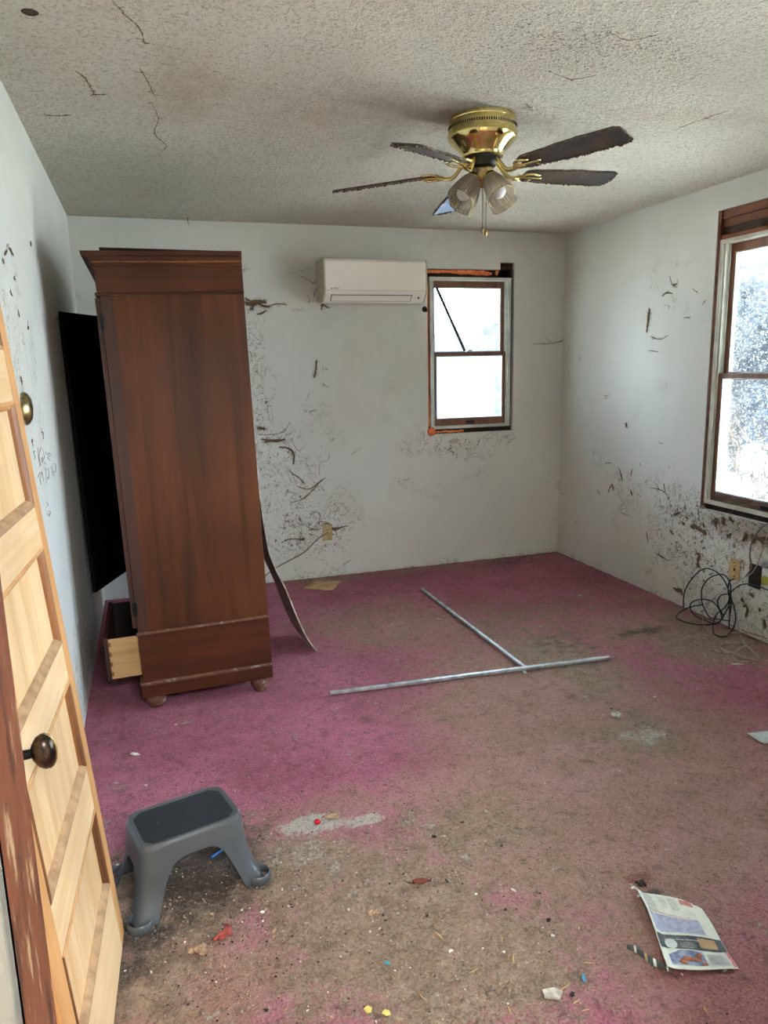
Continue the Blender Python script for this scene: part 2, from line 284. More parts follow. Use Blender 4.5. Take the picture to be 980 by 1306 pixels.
STAINS = [["r",0.541,1.718,0.413,0.435,1.1],["r",0.754,1.47,0.318,0.286,1.0],["r",0.325,1.566,0.196,0.196,0.9],["r",0.332,1.999,0.264,0.256,1.1],["r",0.907,2.0,0.434,0.232,0.8],["r",1.033,1.715,0.254,0.247,0.55],["r",-0.014,2.047,0.305,0.324,1.2],["r",-0.106,1.715,0.179,0.207,1.0],["r",0.55,1.391,0.259,0.087,1.0],["r",1.933,3.226,0.304,0.384,0.9],["r",2.0,2.933,0.302,0.389,0.8],["r",1.872,3.694,0.315,0.371,0.6],["r",1.844,2.361,0.222,0.222,1.0],["r",1.61,2.344,0.278,0.258,0.5],["r",2.265,3.839,0.285,0.3,0.4],["r",2.804,3.048,0.368,0.317,1.0],["r",2.959,3.416,0.225,0.232,0.7],["r",1.096,4.14,0.522,0.429,0.5],["r",1.439,4.415,0.308,0.232,0.4],["r",2.494,3.371,0.26,0.182,0.7],["r",2.033,5.067,1.286,0.179,0.5],["r",1.171,5.051,0.456,0.203,0.7],["r",1.423,2.111,0.253,0.212,0.35],["r",1.543,1.649,0.167,0.243,0.3],["r",1.04,1.344,0.156,0.154,0.45],["r",1.131,1.544,0.152,0.191,0.35],["r",1.189,3.957,0.413,0.347,0.5],["r",1.318,3.293,0.238,0.2,0.35],["r",1.714,2.006,0.223,0.163,0.4],["g",1.689,2.25,0.72,0.717,1.0],["g",1.489,2.933,0.581,0.527,0.6],["g",1.247,1.794,0.585,0.368,0.9],["g",1.787,3.726,0.674,0.673,0.45],["g",1.146,3.974,0.505,0.402,0.5],["g",1.171,1.273,0.325,0.232,0.6],["g",0.006,1.664,0.256,0.226,1.0],["g",2.782,3.081,0.493,0.495,0.5],["g",0.668,2.276,0.716,0.145,0.5],["g",2.794,3.633,0.743,0.617,0.3],["b",0.035,2.104,0.29,0.303,1.0],["b",-0.125,1.859,0.17,0.268,0.8],["b",-0.06,1.649,0.116,0.097,0.5],["b",0.198,1.903,0.159,0.097,0.4],["b",0.554,1.623,0.125,0.038,0.35],["b",0.585,1.476,0.117,0.072,0.3],["b",0.967,1.893,0.05,0.055,0.6],["b",1.274,1.56,0.045,0.027,1.0],["b",2.078,3.35,0.295,0.261,0.5],["b",2.583,3.35,0.261,0.078,0.8],["b",2.655,4.985,0.359,0.141,0.6],["b",0.066,3.765,0.451,0.432,0.25],["b",0.639,3.345,0.077,0.092,0.3],["b",0.848,1.289,0.147,0.067,0.4],["b",0.714,1.432,0.117,0.073,0.3],["b",1.551,4.751,0.493,0.152,0.35],["b",0.307,2.283,0.161,0.054,0.5],["a",0.427,2.207,0.121,0.052,1.5],["a",0.582,2.175,0.085,0.035,1.2],["a",0.386,2.079,0.137,0.11,0.5],["a",0.392,1.941,0.142,0.105,0.3],["a",0.276,2.097,0.075,0.116,0.45],["a",1.832,2.344,0.126,0.082,0.55],["a",0.506,1.829,0.137,0.082,0.3],["a",0.789,2.088,0.047,0.035,0.5],["a",0.842,1.857,0.168,0.148,0.15],["a",1.962,3.159,0.16,0.149,0.2],["p",0.067,1.593,0.061,0.07,0.2],["p",1.227,1.205,0.242,0.199,0.9],["p",1.531,1.779,0.226,0.265,0.35],["p",2.193,2.498,0.272,0.329,0.4],["p",1.239,2.071,0.164,0.146,0.2],["o",1.283,1.627,0.051,0.036,1.0],["o",1.158,1.205,0.166,0.095,0.3]]
CABLES = {"coil_a":[[3.032,3.56,0.023],[3.032,3.562,0.095],[3.032,3.535,0.171],[3.032,3.465,0.261],[3.032,3.395,0.309],[3.032,3.313,0.312],[3.032,3.255,0.285],[3.032,3.209,0.235],[3.032,3.199,0.182],[3.032,3.226,0.124],[3.032,3.282,0.07],[3.032,3.305,0.012],[2.915,3.172,0.012],[2.893,3.11,0.012],[2.941,3.101,0.012],[3.032,3.157,0.019],[3.032,3.141,0.088],[3.032,3.16,0.151],[3.032,3.187,0.192],[3.032,3.198,0.266],[3.032,3.238,0.307],[3.032,3.302,0.295],[3.032,3.366,0.255],[3.032,3.409,0.196],[3.032,3.416,0.138],[3.032,3.394,0.079],[3.032,3.336,0.031],[3.032,3.251,0.044],[3.032,3.188,0.058]],"coil_b":[[3.012,3.162,0.112],[3.012,3.166,0.208],[3.012,3.225,0.204],[3.012,3.259,0.166],[3.012,3.255,0.125],[3.012,3.213,0.074],[3.012,3.273,0.018],[3.007,3.354,0.012],[3.012,3.441,0.013],[3.012,3.48,0.051],[3.012,3.458,0.091],[3.012,3.38,0.128],[3.012,3.303,0.138],[3.012,3.244,0.107],[3.012,3.221,0.064]],"coil_c":[[3.052,3.196,0.296],[3.052,3.217,0.286],[3.052,3.233,0.254],[3.052,3.227,0.199],[3.052,3.21,0.162],[3.052,3.24,0.088],[3.052,3.272,0.035],[3.043,3.279,0.012],[2.947,3.284,0.012],[2.892,3.338,0.012],[2.876,3.41,0.012],[2.898,3.458,0.012],[3.003,3.534,0.012],[3.052,3.511,0.038],[3.052,3.422,0.079]],"lead_black":[[3.028,3.179,0.012],[3.042,3.198,0.096],[3.042,3.209,0.17],[3.042,3.196,0.224],[3.042,3.139,0.278],[3.042,3.089,0.3],[3.042,3.023,0.308],[3.042,2.946,0.306],[3.042,2.847,0.299]],"cord_grey":[[3.062,3.13,0.323],[3.062,3.111,0.349],[3.062,3.09,0.395],[3.062,3.107,0.458],[3.062,3.096,0.541],[3.062,3.049,0.613],[3.062,3.001,0.652],[3.062,2.93,0.691]],"cord_thin":[[3.057,2.93,0.736],[3.057,2.991,0.603],[3.057,3.011,0.527],[3.057,3.049,0.412],[3.057,3.085,0.356],[3.057,3.141,0.314],[3.057,3.174,0.287],[3.057,3.258,0.218],[3.057,3.336,0.152],[3.057,3.398,0.074],[3.057,3.423,0.022],[2.94,3.276,0.012],[2.896,3.169,0.012]],"cord_floor":[[3.062,3.163,0.07],[3.041,3.113,0.012],[2.938,2.96,0.012],[2.871,2.801,0.012],[2.813,2.773,0.012],[2.736,2.802,0.012],[2.767,2.866,0.012],[2.848,2.922,0.012],[2.92,2.949,0.012],[2.94,2.987,0.012],[2.881,3.009,0.012],[2.81,3.0,0.012],[2.779,2.931,0.012],[2.804,2.843,0.012],[2.838,2.775,0.012],[2.924,2.747,0.012]],"cord_edge":[[2.993,3.131,0.012],[3.051,3.105,0.012],[3.062,3.041,0.024],[3.062,2.982,0.024],[3.062,2.917,0.021],[3.062,2.837,0.013]],"cord_orange":[[3.067,3.133,0.023],[3.067,3.089,0.02],[3.067,3.038,0.028],[3.067,2.98,0.031],[3.067,2.955,0.03]],"bcord":[[1.175,5.09,0.33],[1.104,5.09,0.29],[1.015,5.09,0.211],[0.927,5.09,0.168],[0.818,5.09,0.121],[0.725,5.09,0.067],[0.639,5.09,0.008]]}
WEBS = {"web_high":[[[[0.685,1.935],[0.722,1.922],[0.761,1.936],[0.824,1.945]],16],[[[0.693,1.921],[0.752,1.945],[0.798,1.917],[0.846,1.908]],10],[[[0.687,1.967],[0.723,1.945],[0.771,1.95],[0.823,1.931]],8],[[[0.807,1.908],[0.866,1.922],[0.915,1.929],[0.963,1.92]],5],[[[1.001,1.89],[1.041,1.89],[1.085,1.885]],2],[[[0.762,1.861],[0.786,1.866],[0.82,1.882]],7],[[[0.715,1.889],[0.728,1.894],[0.732,1.903]],6],[[[0.958,2.122],[1.032,2.128],[1.091,2.152],[1.161,2.155]],1.5],[[[1.065,2.11],[1.108,2.087],[1.157,2.062],[1.173,2.084]],3],[[[1.149,1.975],[1.16,2.022]],4],[[[1.109,1.98],[1.122,1.937]],2],[[[1.2,1.89],[1.207,1.923],[1.227,1.914],[1.257,1.904]],7],[[[1.196,1.919],[1.217,1.923],[1.241,1.9]],5],[[[1.13,1.436],[1.144,1.485],[1.154,1.553]],5],[[[1.132,1.438],[1.139,1.465]],7],[[[1.195,1.489],[1.226,1.491],[1.226,1.481]],2],[[[1.181,1.39],[1.232,1.364]],3]],"web_mid":[[[[0.72,1.108],[0.772,1.099]],12],[[[0.749,1.028],[0.828,1.011],[0.908,1.02]],11],[[[0.761,1.007],[0.841,1.017],[0.881,1.008]],9],[[[0.711,1.063],[0.837,1.057],[0.905,1.08],[0.954,1.138]],4],[[[0.866,0.969],[0.932,0.952],[0.964,0.91],[0.957,0.842]],8],[[[0.772,1.341],[0.789,1.288],[0.803,1.17],[0.827,1.123]],2],[[[0.79,1.314],[0.824,1.209],[0.82,1.13]],1.5],[[[0.949,1.018],[0.974,0.963],[0.999,0.935],[1.049,0.972]],3],[[[0.932,0.789],[0.991,0.745],[1.031,0.701]],5],[[[0.975,0.684],[1.056,0.658],[1.128,0.694],[1.185,0.732]],5],[[[0.935,0.57],[1.026,0.597],[1.098,0.655],[1.157,0.72]],5],[[[1.148,0.844],[1.204,0.855],[1.216,0.888]],3],[[[1.145,0.845],[1.14,0.749]],2],[[[1.054,0.442],[1.091,0.488],[1.133,0.47],[1.123,0.408]],4],[[[0.934,0.389],[0.943,0.444],[0.99,0.405],[1.005,0.432]],2.5],[[[0.846,0.284],[0.902,0.307],[0.971,0.301],[1.021,0.303]],5],[[[0.971,0.298],[1.016,0.3]],10],[[[1.144,0.392],[1.187,0.395],[1.228,0.356],[1.344,0.367]],6],[[[1.2,0.373],[1.242,0.348],[1.257,0.282]],4],[[[1.186,0.367],[1.214,0.35],[1.271,0.352]],8],[[[1.031,0.387],[1.086,0.361],[1.143,0.363]],4],[[[1.086,0.361],[1.131,0.414],[1.187,0.402]],3],[[[1.086,1.199],[1.121,1.211]],4],[[[1.13,1.435],[1.143,1.487],[1.152,1.552]],4],[[[1.374,0.879],[1.462,0.937]],2],[[[1.23,0.99],[1.258,1.009]],3],[[[1.069,1.279],[1.091,1.331],[1.084,1.305]],2],[[[1.291,0.076],[1.35,0.106]],3]],"web_corner":[[[[2.827,1.642],[2.95,1.645],[3.086,1.661]],3],[[[2.924,1.699],[2.974,1.655],[3.012,1.64]],2],[[[3.037,1.655],[3.099,1.669]],5],[[[2.876,1.656],[2.938,1.634]],1.5]],"web_right":[[[[4.085,1.822],[4.089,1.77],[4.103,1.681]],9],[[[4.089,1.805],[4.095,1.735]],11],[[[4.057,1.653],[3.972,1.632],[3.898,1.651]],4],[[[3.965,1.89],[3.926,1.904],[3.874,1.897]],5],[[[3.908,2.003],[3.878,1.949],[3.838,1.929]],3],[[[3.873,1.949],[3.839,1.945]],6],[[[3.7,1.907],[3.65,1.878]],3],[[[4.079,1.564],[3.98,1.556]],3],[[[3.961,1.839],[3.881,1.824]],2],[[[3.76,1.748],[3.703,1.748]],4],[[[4.539,1.268],[4.497,1.266]],4],[[[4.531,1.248],[4.503,1.249]],3],[[[4.281,1.093],[4.27,1.065]],6],[[[3.609,1.81],[3.587,1.832]],3],[[[4.877,1.553],[4.856,1.515]],2],[[[3.922,0.99],[3.894,0.989]],3],[[[4.485,0.801],[4.416,0.803]],4],[[[4.331,0.773],[4.312,0.745],[4.293,0.698]],5],[[[4.187,0.791],[4.199,0.74]],4],[[[4.098,0.821],[4.108,0.839]],3],[[[4.447,0.593],[4.406,0.651],[4.387,0.613]],6],[[[4.578,0.584],[4.551,0.556]],3],[[[4.193,0.643],[4.175,0.616]],7],[[[3.984,0.694],[3.871,0.692],[3.814,0.665]],4],[[[3.861,0.74],[3.843,0.688]],4],[[[3.93,0.73],[3.898,0.688]],3],[[[4.31,0.472],[4.212,0.47]],3],[[[4.006,0.402],[3.986,0.328]],4],[[[3.909,0.278],[3.837,0.267],[3.78,0.252]],4],[[[4.13,0.633],[4.083,0.621]],3],[[[3.751,0.556],[3.7,0.584]],8],[[[3.593,0.523],[3.53,0.51],[3.469,0.496]],6],[[[3.529,0.359],[3.504,0.348],[3.52,0.308]],7],[[[4.868,0.28],[4.829,0.31]],3],[[[3.7,0.094],[3.647,0.1],[3.632,0.077]],8],[[[3.598,0.517],[3.537,0.519],[3.464,0.497]],12],[[[3.508,0.367],[3.519,0.32]],8],[[[3.517,0.298],[3.511,0.288]],14],[[[3.179,0.52],[3.168,0.543],[3.152,0.557]],12],[[[3.295,0.519],[3.278,0.533]],10],[[[3.118,0.561],[3.105,0.55],[3.111,0.529]],18],[[[3.085,0.561],[3.029,0.531]],9],[[[3.715,0.091],[3.681,0.089],[3.653,0.086]],10],[[[3.12,0.095],[3.111,0.133],[3.122,0.161],[3.143,0.151]],9],[[[2.992,0.124],[2.983,0.079]],12],[[[3.156,0.189],[3.146,0.178]],11],[[[3.095,0.235],[3.082,0.228]],9],[[[3.03,0.172],[3.025,0.164]],10],[[[3.237,0.487],[3.235,0.467]],5],[[[3.056,0.561],[3.02,0.562]],14],[[[3.396,0.601],[3.393,0.573]],16],[[[3.34,0.611],[3.333,0.581]],14],[[[3.287,0.625],[3.267,0.608]],12],[[[3.494,0.553],[3.482,0.53]],7],[[[3.673,0.525],[3.651,0.518]],8],[[[3.778,0.451],[3.743,0.435]],7],[[[3.879,0.27],[3.825,0.26]],4]],"web_ceiling":[[[[-0.124,2.726],[-0.102,2.774],[-0.092,2.841],[-0.082,2.92]],3],[[[-0.087,2.921],[-0.044,2.918]],3],[[[-0.284,3.193],[-0.219,3.186],[-0.177,3.167]],2],[[[0.002,2.218],[0.032,2.29],[0.068,2.362],[0.083,2.463]],3],[[[0.067,2.645],[0.096,2.772],[0.113,2.879]],2.5],[[[0.108,2.959],[0.133,3.127],[0.122,3.326],[0.172,3.48],[0.154,3.567]],2.5],[[[1.34,2.35],[1.453,2.391],[1.511,2.341]],1.5],[[[2.174,2.777],[2.195,2.62],[2.218,2.52]],1.5],[[[1.408,2.634],[1.479,2.704]],1.5],[[[1.367,2.045],[1.445,2.079],[1.496,2.038]],1.5]],"web_left":[[[[2.516,1.851],[2.569,1.87]],5],[[[2.609,1.887],[2.686,1.873]],6],[[[2.465,1.833],[2.483,1.823]],4],[[[3.162,1.989],[3.176,1.98]],5],[[[2.848,1.668],[2.837,1.654]],4],[[[2.548,1.499],[2.561,1.475]],4],[[[2.654,1.807],[2.659,1.794]],4],[[[2.539,1.749],[2.574,1.738]],3],[[[2.905,1.3],[2.921,1.293]],4],[[[2.642,1.297],[2.633,1.285]],4],[[[3.387,0.418],[3.353,0.356]],2],[[[2.656,1.705],[2.67,1.682]],3],[[[3.78,1.754],[3.949,1.754]],3]]}
INK = [[[2.632,1.256],[2.681,1.255],[2.652,1.249],[2.675,1.235],[2.645,1.231]],[[2.757,1.258],[2.752,1.227],[2.757,1.194]],[[2.84,1.251],[2.763,1.227],[2.79,1.193]],[[2.806,1.212],[2.855,1.215],[2.818,1.199],[2.87,1.205]],[[2.887,1.224],[2.899,1.211],[2.87,1.205]],[[2.948,1.224],[2.997,1.208],[3.04,1.211],[3.077,1.198],[2.988,1.198],[3.06,1.18]],[[2.884,1.194],[2.91,1.182]],[[2.68,1.167],[2.739,1.173],[2.792,1.169],[2.736,1.157],[2.738,1.133]],[[2.794,1.172],[2.808,1.135]],[[2.881,1.176],[2.894,1.15],[2.874,1.119]],[[2.904,1.161],[2.978,1.158],[2.947,1.124],[2.918,1.135]],[[3.074,1.159],[3.078,1.119]],[[3.144,1.157],[3.208,1.146],[3.176,1.12],[3.134,1.132]],[[3.092,1.134],[3.133,1.115],[3.073,1.114]],[[2.812,1.059],[2.861,1.045],[2.808,1.042]],[[2.842,1.024],[2.903,1.006],[2.838,1.006],[2.813,1.02]],[[2.88,1.01],[2.857,0.999]]]
SPOTS = {"news":[[1.231,1.582,0.0],[1.243,1.544,0.0],[1.364,1.505,0.0],[1.373,1.462,-0.0],[1.325,1.34,0.0],[1.299,1.254,0.0],[1.226,1.283,0.0],[1.164,1.294,0.0],[1.129,1.308,0.0],[1.144,1.334,0.0],[1.166,1.387,0.0],[1.168,1.438,0.0]],"news_strip":[[1.082,1.404,0.01],[1.094,1.381,0.01],[1.108,1.343,0.01],[1.134,1.321,0.01],[1.139,1.299,0.01]],"paper_r":[[2.23,2.206,0.0],[2.339,2.186,0.0],[2.274,2.102,0.0],[2.227,2.125,-0.0]],"card":[[0.935,4.858,0.0],[1.061,5.052,0.0],[1.241,4.938,0.0],[1.119,4.745,0.0]],"bits":{"chip":[[-0.109,2.646],[0.605,2.126],[0.812,1.999],[0.434,1.781],[1.241,1.606],[1.451,2.599],[0.798,1.72],[0.724,3.517],[0.907,1.699],[0.776,1.5],[-0.1,1.734],[-0.215,2.7],[2.099,2.617],[1.161,1.29],[1.27,1.265],[1.232,1.558],[0.4,1.409],[1.277,2.163],[0.924,1.508],[1.001,2.078],[1.576,2.14],[1.719,2.004],[1.284,2.92],[0.865,3.032],[2.336,2.617],[1.982,1.993],[1.518,2.552],[0.202,1.853],[-0.163,1.761],[1.442,1.705],[0.647,1.548],[0.2,2.496],[0.019,3.103]],"plaster":[[2.785,3.055],[2.78,3.009],[2.753,2.961],[2.786,2.925],[2.714,2.767],[2.802,2.723],[2.859,3.152],[2.859,3.051],[2.645,2.867],[2.735,3.099],[2.644,2.922],[2.707,2.855]],"straw":[[0.869,1.305],[0.879,1.278],[0.864,1.35],[0.638,1.608],[0.653,1.537],[0.678,1.47],[0.789,1.471],[0.851,1.441],[0.961,1.398],[1.143,1.187],[1.28,1.199],[1.094,1.182],[0.708,1.337],[0.334,1.602],[0.527,1.435],[0.79,1.54]],"crumb":[[-0.044,1.971],[-0.01,1.91],[0.048,1.956],[0.064,1.891],[-0.04,1.83],[0.215,1.864],[0.221,1.768],[0.45,1.884],[0.478,1.856],[0.525,1.812],[0.157,1.624],[0.273,1.877],[0.308,1.768]],"dark":[[0.944,1.562],[0.967,1.893],[0.9,2.048],[0.872,1.327],[0.634,1.686],[0.74,1.8],[0.85,1.636],[0.804,1.691],[1.849,2.585],[0.161,1.525]],"far":[[1.309,4.52],[1.666,4.362],[1.235,4.642],[1.284,3.949],[1.298,3.586],[1.487,3.283],[2.627,4.997],[2.661,4.81],[2.658,4.516],[2.613,4.04],[2.661,3.933],[2.192,4.704],[1.583,3.951],[0.892,2.997],[0.711,3.006],[2.082,3.613],[2.794,3.633]]}}
# ------------------------------------------------------------------ mesh helpers
class MB:
    def __init__(s): s.v = []; s.f = []; s.mi = []; s.cur = 0
    def add(s, vs, fs, T=None):
        b = len(s.v)
        for p in vs:
            p = Vector(p); s.v.append(tuple(T @ p) if T else tuple(p))
        for q in fs: s.f.append(tuple(b + i for i in q)); s.mi.append(s.cur)
    def box(s, x0, x1, y0, y1, z0, z1, T=None):
        vs = [(x, y, z) for z in (z0, z1) for y in (y0, y1) for x in (x0, x1)]
        s.add(vs, [(0, 2, 3, 1), (4, 5, 7, 6), (0, 1, 5, 4), (2, 6, 7, 3), (0, 4, 6, 2), (1, 3, 7, 5)], T); return s
    def tube(s, path, rad, n=8, T=None, cap=True, flat=1.0, flat_axis=None):
        P = [Vector(p) for p in path]; k = len(P)
        rads = rad if isinstance(rad, (list, tuple)) else [rad] * k
        prev = None; vs = []
        for i, p in enumerate(P):
            d = (P[min(i + 1, k - 1)] - P[max(i - 1, 0)])
            if d.length < 1e-9: d = Vector((0, 0, 1))
            d.normalize()
            if flat_axis is not None:
                b2 = Vector(flat_axis); a = d.cross(b2)
                if a.length < 1e-4: a = d.orthogonal()
                a.normalize()
            else:
                a = prev - d * prev.dot(d) if prev is not None else d.orthogonal()
                if a.length < 1e-6: a = d.orthogonal()
                a.normalize(); b2 = d.cross(a); prev = a
            for j in range(n):
                th = 2 * math.pi * j / n
                vs.append(p + (a * math.cos(th) + b2 * math.sin(th) * flat) * rads[i])
        fs = [(i * n + j, i * n + (j + 1) % n, (i + 1) * n + (j + 1) % n, (i + 1) * n + j) for i in range(k - 1) for j in range(n)]
        if cap: fs += [tuple(range(n))[::-1], tuple((k - 1) * n + j for j in range(n))]
        s.add(vs, fs, T); return s
    def lathe(s, prof, n=32, T=None, cap0=True, cap1=True, rib=0.0, ribs=0):
        vs = []; k = len(prof)
        for (rr, z) in prof:
            for j in range(n):
                th = 2 * math.pi * j / n; q = rr * (1 + rib * math.cos(ribs * th)) if ribs else rr
                vs.append((q * math.cos(th), q * math.sin(th), z))
        fs = [(i * n + j, i * n + (j + 1) % n, (i + 1) * n + (j + 1) % n, (i + 1) * n + j) for i in range(k - 1) for j in range(n)]
        if cap0: fs.append(tuple(range(n))[::-1])
        if cap1: fs.append(tuple((k - 1) * n + j for j in range(n)))
        s.add(vs, fs, T); return s
    def prism(s, poly, h0, h1, T=None, axis=2):
        n = len(poly)
        def pt(a, b, h): return {2: (a, b, h), 1: (a, h, b), 0: (h, a, b)}[axis]
        vs = [pt(a, b, h0) for a, b in poly] + [pt(a, b, h1) for a, b in poly]
        s.add(vs, [tuple(range(n))[::-1], tuple(range(n, 2 * n))] + [(i, (i + 1) % n, n + (i + 1) % n, n + i) for i in range(n)], T); return s
    def mesh(s, name, mats, smooth=None):
        me = bpy.data.meshes.new(name); me.from_pydata(s.v, [], s.f)
        for m in (mats if isinstance(mats, (list, tuple)) else [mats]): me.materials.append(m)
        if max(s.mi, default=0): me.polygons.foreach_set('material_index', s.mi)
        bm = bmesh.new(); bm.from_mesh(me); bmesh.ops.recalc_face_normals(bm, faces=bm.faces); bm.to_mesh(me); bm.free()
        if smooth is not None:
            me.polygons.foreach_set('use_smooth', [True] * len(me.polygons)); me.set_sharp_from_angle(angle=R(smooth))
        me.update(); return me

def tag(o, label=None, cat=None, group=None, kind=None):
    if label: o['label'] = label
    if cat: o['category'] = cat
    if group: o['group'] = group
    if kind: o['kind'] = kind
    return o
def obj(name, mb, mats, parent=None, bevel=0, smooth=None, loc=None, rot=None, origin=None):
    """one mesh object; origin moves the pivot without moving the shape"""
    if origin: mb.v = [(x - origin[0], y - origin[1], z - origin[2]) for x, y, z in mb.v]; loc = origin
    o = bpy.data.objects.new(name, mb.mesh(name, mats, smooth)); COL.objects.link(o)
    if parent: o.parent = parent
    if loc: o.location = loc
    if rot: o.rotation_euler = rot
    if bevel:
        b = o.modifiers.new('bevel', 'BEVEL'); b.width = bevel; b.segments = 2; b.limit_method = 'ANGLE'; b.angle_limit = R(40)
    return o
def empty(name, loc=(0, 0, 0), rot=(0, 0, 0)):
    o = bpy.data.objects.new(name, None); COL.objects.link(o); o.location = loc; o.rotation_euler = rot; o.empty_display_size = .1; return o
def spline(pts, n=6):
    P = [Vector(p) for p in pts]; out = []
    for i in range(len(P) - 1):
        p0, p1, p2, p3 = P[max(i - 1, 0)], P[i], P[i + 1], P[min(i + 2, len(P) - 1)]
        for k in range(n):
            t_ = k / n
            out.append(0.5 * ((2 * p1) + (p2 - p0) * t_ + (2 * p0 - 5 * p1 + 4 * p2 - p3) * t_ ** 2 + (-p0 + 3 * p1 - 3 * p2 + p3) * t_ ** 3))
    out.append(P[-1]); return out
def text_mesh(name, s, size, mat, parent=None, extrude=0.0):
    c = bpy.data.curves.new(name, 'FONT'); c.body = s; c.size = size; c.extrude = extrude
    o = bpy.data.objects.new(name, c); COL.objects.link(o)
    dg = bpy.context.evaluated_depsgraph_get(); me = bpy.data.meshes.new_from_object(o.evaluated_get(dg)); me.materials.clear(); me.materials.append(mat)
    bpy.data.objects.remove(o); q = bpy.data.objects.new(name, me); COL.objects.link(q)
    if parent: q.parent = parent
    return q

# ------------------------------------------------------------------ room shell
def axis_coords(a, b, step, extra=()):
    n = max(1, int(round((b - a) / step))); c = set(round(a + (b - a) * i / n, 4) for i in range(n + 1))
    for e in extra:
        c = set(v for v in c if abs(v - e) > step * 0.4 or v in (round(a, 4), round(b, 4))); 
    return sorted(c | set(extra))
def panel(name, a0, a1, b0, b1, fn, thick, holes, mat, step, field, rough=None):
    """a wall/floor/ceiling slab: fine grid on the room side, plain back, lined openings. fn(a,b,d) -> xyz, d = depth away from the room"""
    A = axis_coords(a0, a1, step, [v for h in holes for v in (h[0], h[1])]); B = axis_coords(b0, b1, step, [v for h in holes for v in (h[2], h[3])])
    mb = MB(); nA, nB = len(A), len(B)
    inside = lambda a, b: any(h[0] < a < h[1] and h[2] < b < h[3] for h in holes)
    vs = [fn(a, b, rough(a, b) if rough else 0.0) for b in B for a in A]
    fs = [(j * nA + i, j * nA + i + 1, (j + 1) * nA + i + 1, (j + 1) * nA + i) for j in range(nB - 1) for i in range(nA - 1)
          if not inside((A[i] + A[i + 1]) / 2, (B[j] + B[j + 1]) / 2)]
    mb.add(vs, fs)
    As = sorted({a0, a1} | {v for h in holes for v in h[:2]}); Bs = sorted({b0, b1} | {v for h in holes for v in h[2:]})
    for i in range(len(As) - 1):
        for j in range(len(Bs) - 1):
            if not inside((As[i] + As[i + 1]) / 2, (Bs[j] + Bs[j + 1]) / 2):
                mb.add([fn(As[i], Bs[j], thick), fn(As[i + 1], Bs[j], thick), fn(As[i + 1], Bs[j + 1], thick), fn(As[i], Bs[j + 1], thick)], [(0, 1, 2, 3)])
    for (p, q, s_, t_) in list(holes) + [(a0, a1, b0, b1)]:
        for (c1, c2) in (((p, s_), (q, s_)), ((q, s_), (q, t_)), ((q, t_), (p, t_)), ((p, t_), (p, s_))):
            mb.add([fn(*c1, 0), fn(*c2, 0), fn(*c2, thick), fn(*c1, thick)], [(0, 1, 2, 3)])
    me = bpy.data.meshes.new(name); me.from_pydata(mb.v, [], mb.f); me.materials.append(mat)
    n = len(me.vertices); ab = np.zeros((n, 2)); ab[:nA * nB] = [(a, b) for b in B for a in A]
    layers = field(ab[:, 0], ab[:, 1]) if field else {}
    for k, arr in layers.items():
        arr = np.clip(arr, 0, 1.5); arr[nA * nB:] = 0
        at = me.attributes.new(k, 'FLOAT_COLOR', 'POINT'); at.data.foreach_set('color', arr.astype(np.float32).ravel())
    if rough: me.polygons.foreach_set('use_smooth', [True] * len(fs) + [False] * (len(me.polygons) - len(fs)))
    me.update(); o = bpy.data.objects.new(name, me); COL.objects.link(o); tag(o, kind='structure'); return o
def blob(x, y, cx, cy, rx, ry, s):
    d = np.sqrt(((x - cx) / rx) ** 2 + ((y - cy) / ry) ** 2); return s * np.clip(1.35 - d, 0, 1) / 1.0 * (d < 1.35)
def floor_field(x, y):
    L = {k: np.zeros_like(x) for k in 'rgbapo'}
    for k, cx, cy, rx, ry, s in STAINS: L[k] = np.maximum(L[k], blob(x, y, cx, cy, rx, ry, s)) if k != 'g' else np.minimum(1.2, L[k] + blob(x, y, cx, cy, rx, ry, s))
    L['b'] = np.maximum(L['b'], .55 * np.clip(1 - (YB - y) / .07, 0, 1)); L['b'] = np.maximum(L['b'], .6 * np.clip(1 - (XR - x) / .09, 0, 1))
    L['r'] = L['r'] * (1 - .85 * np.clip(L['p'], 0, 1))
    return {'stain': np.stack([L['r'], L['g'], L['b'], L['a']], 1), 'stain_extra': np.stack([L['p'], L['o'], 0 * x, 0 * x + 1], 1)}
def back_field(x, z):
    d = 0.10 + blob(x, z, .85, .75, .45, .6, .85) + blob(x, z, .62, 1.65, .25, .6, .95) + blob(x, z, 1.15, .3, .4, .25, .8) + blob(x, z, 2.3, .9, .5, .1, .9) + blob(x, z, 3.05, .5, .12, .7, .55)
    d = d + blob(x, z, -.1, 1.9, .3, .4, .5) + .8 * np.clip(1 - z / .07, 0, 1) + blob(x, z, 1.9, .75, .9, .5, .3)
    s = blob(x, z, .55, 1.88, .12, .1, .8) + blob(x, z, .9, .5, .3, .3, .25) + .7 * np.clip(1 - z / .05, 0, 1)
    return {'stain': np.stack([d, s, 0 * x, 0 * x + 1], 1)}
def right_field(y, z):
    d = 0.10 + blob(y, z, 4.05, .60, .75, .4, .65) + blob(y, z, 3.35, .45, .5, .35, .85) + blob(y, z, 3.3, .15, .7, .25, .6) + blob(y, z, 3.95, 1.85, .35, .3, .5) + .7 * np.clip(1 - z / .06, 0, 1) + blob(y, z, 5.1, .5, .12, .6, .6) + blob(y, z, 3.0, .62, .8, .12, .9)
    s = blob(y, z, 3.1, .58, .7, .12, .9) + blob(y, z, 3.2, .1, .8, .16, .55) + blob(y, z, 3.7, .35, .25, .2, .25)
    return {'stain': np.stack([d, s, 0 * y, 0 * y + 1], 1)}
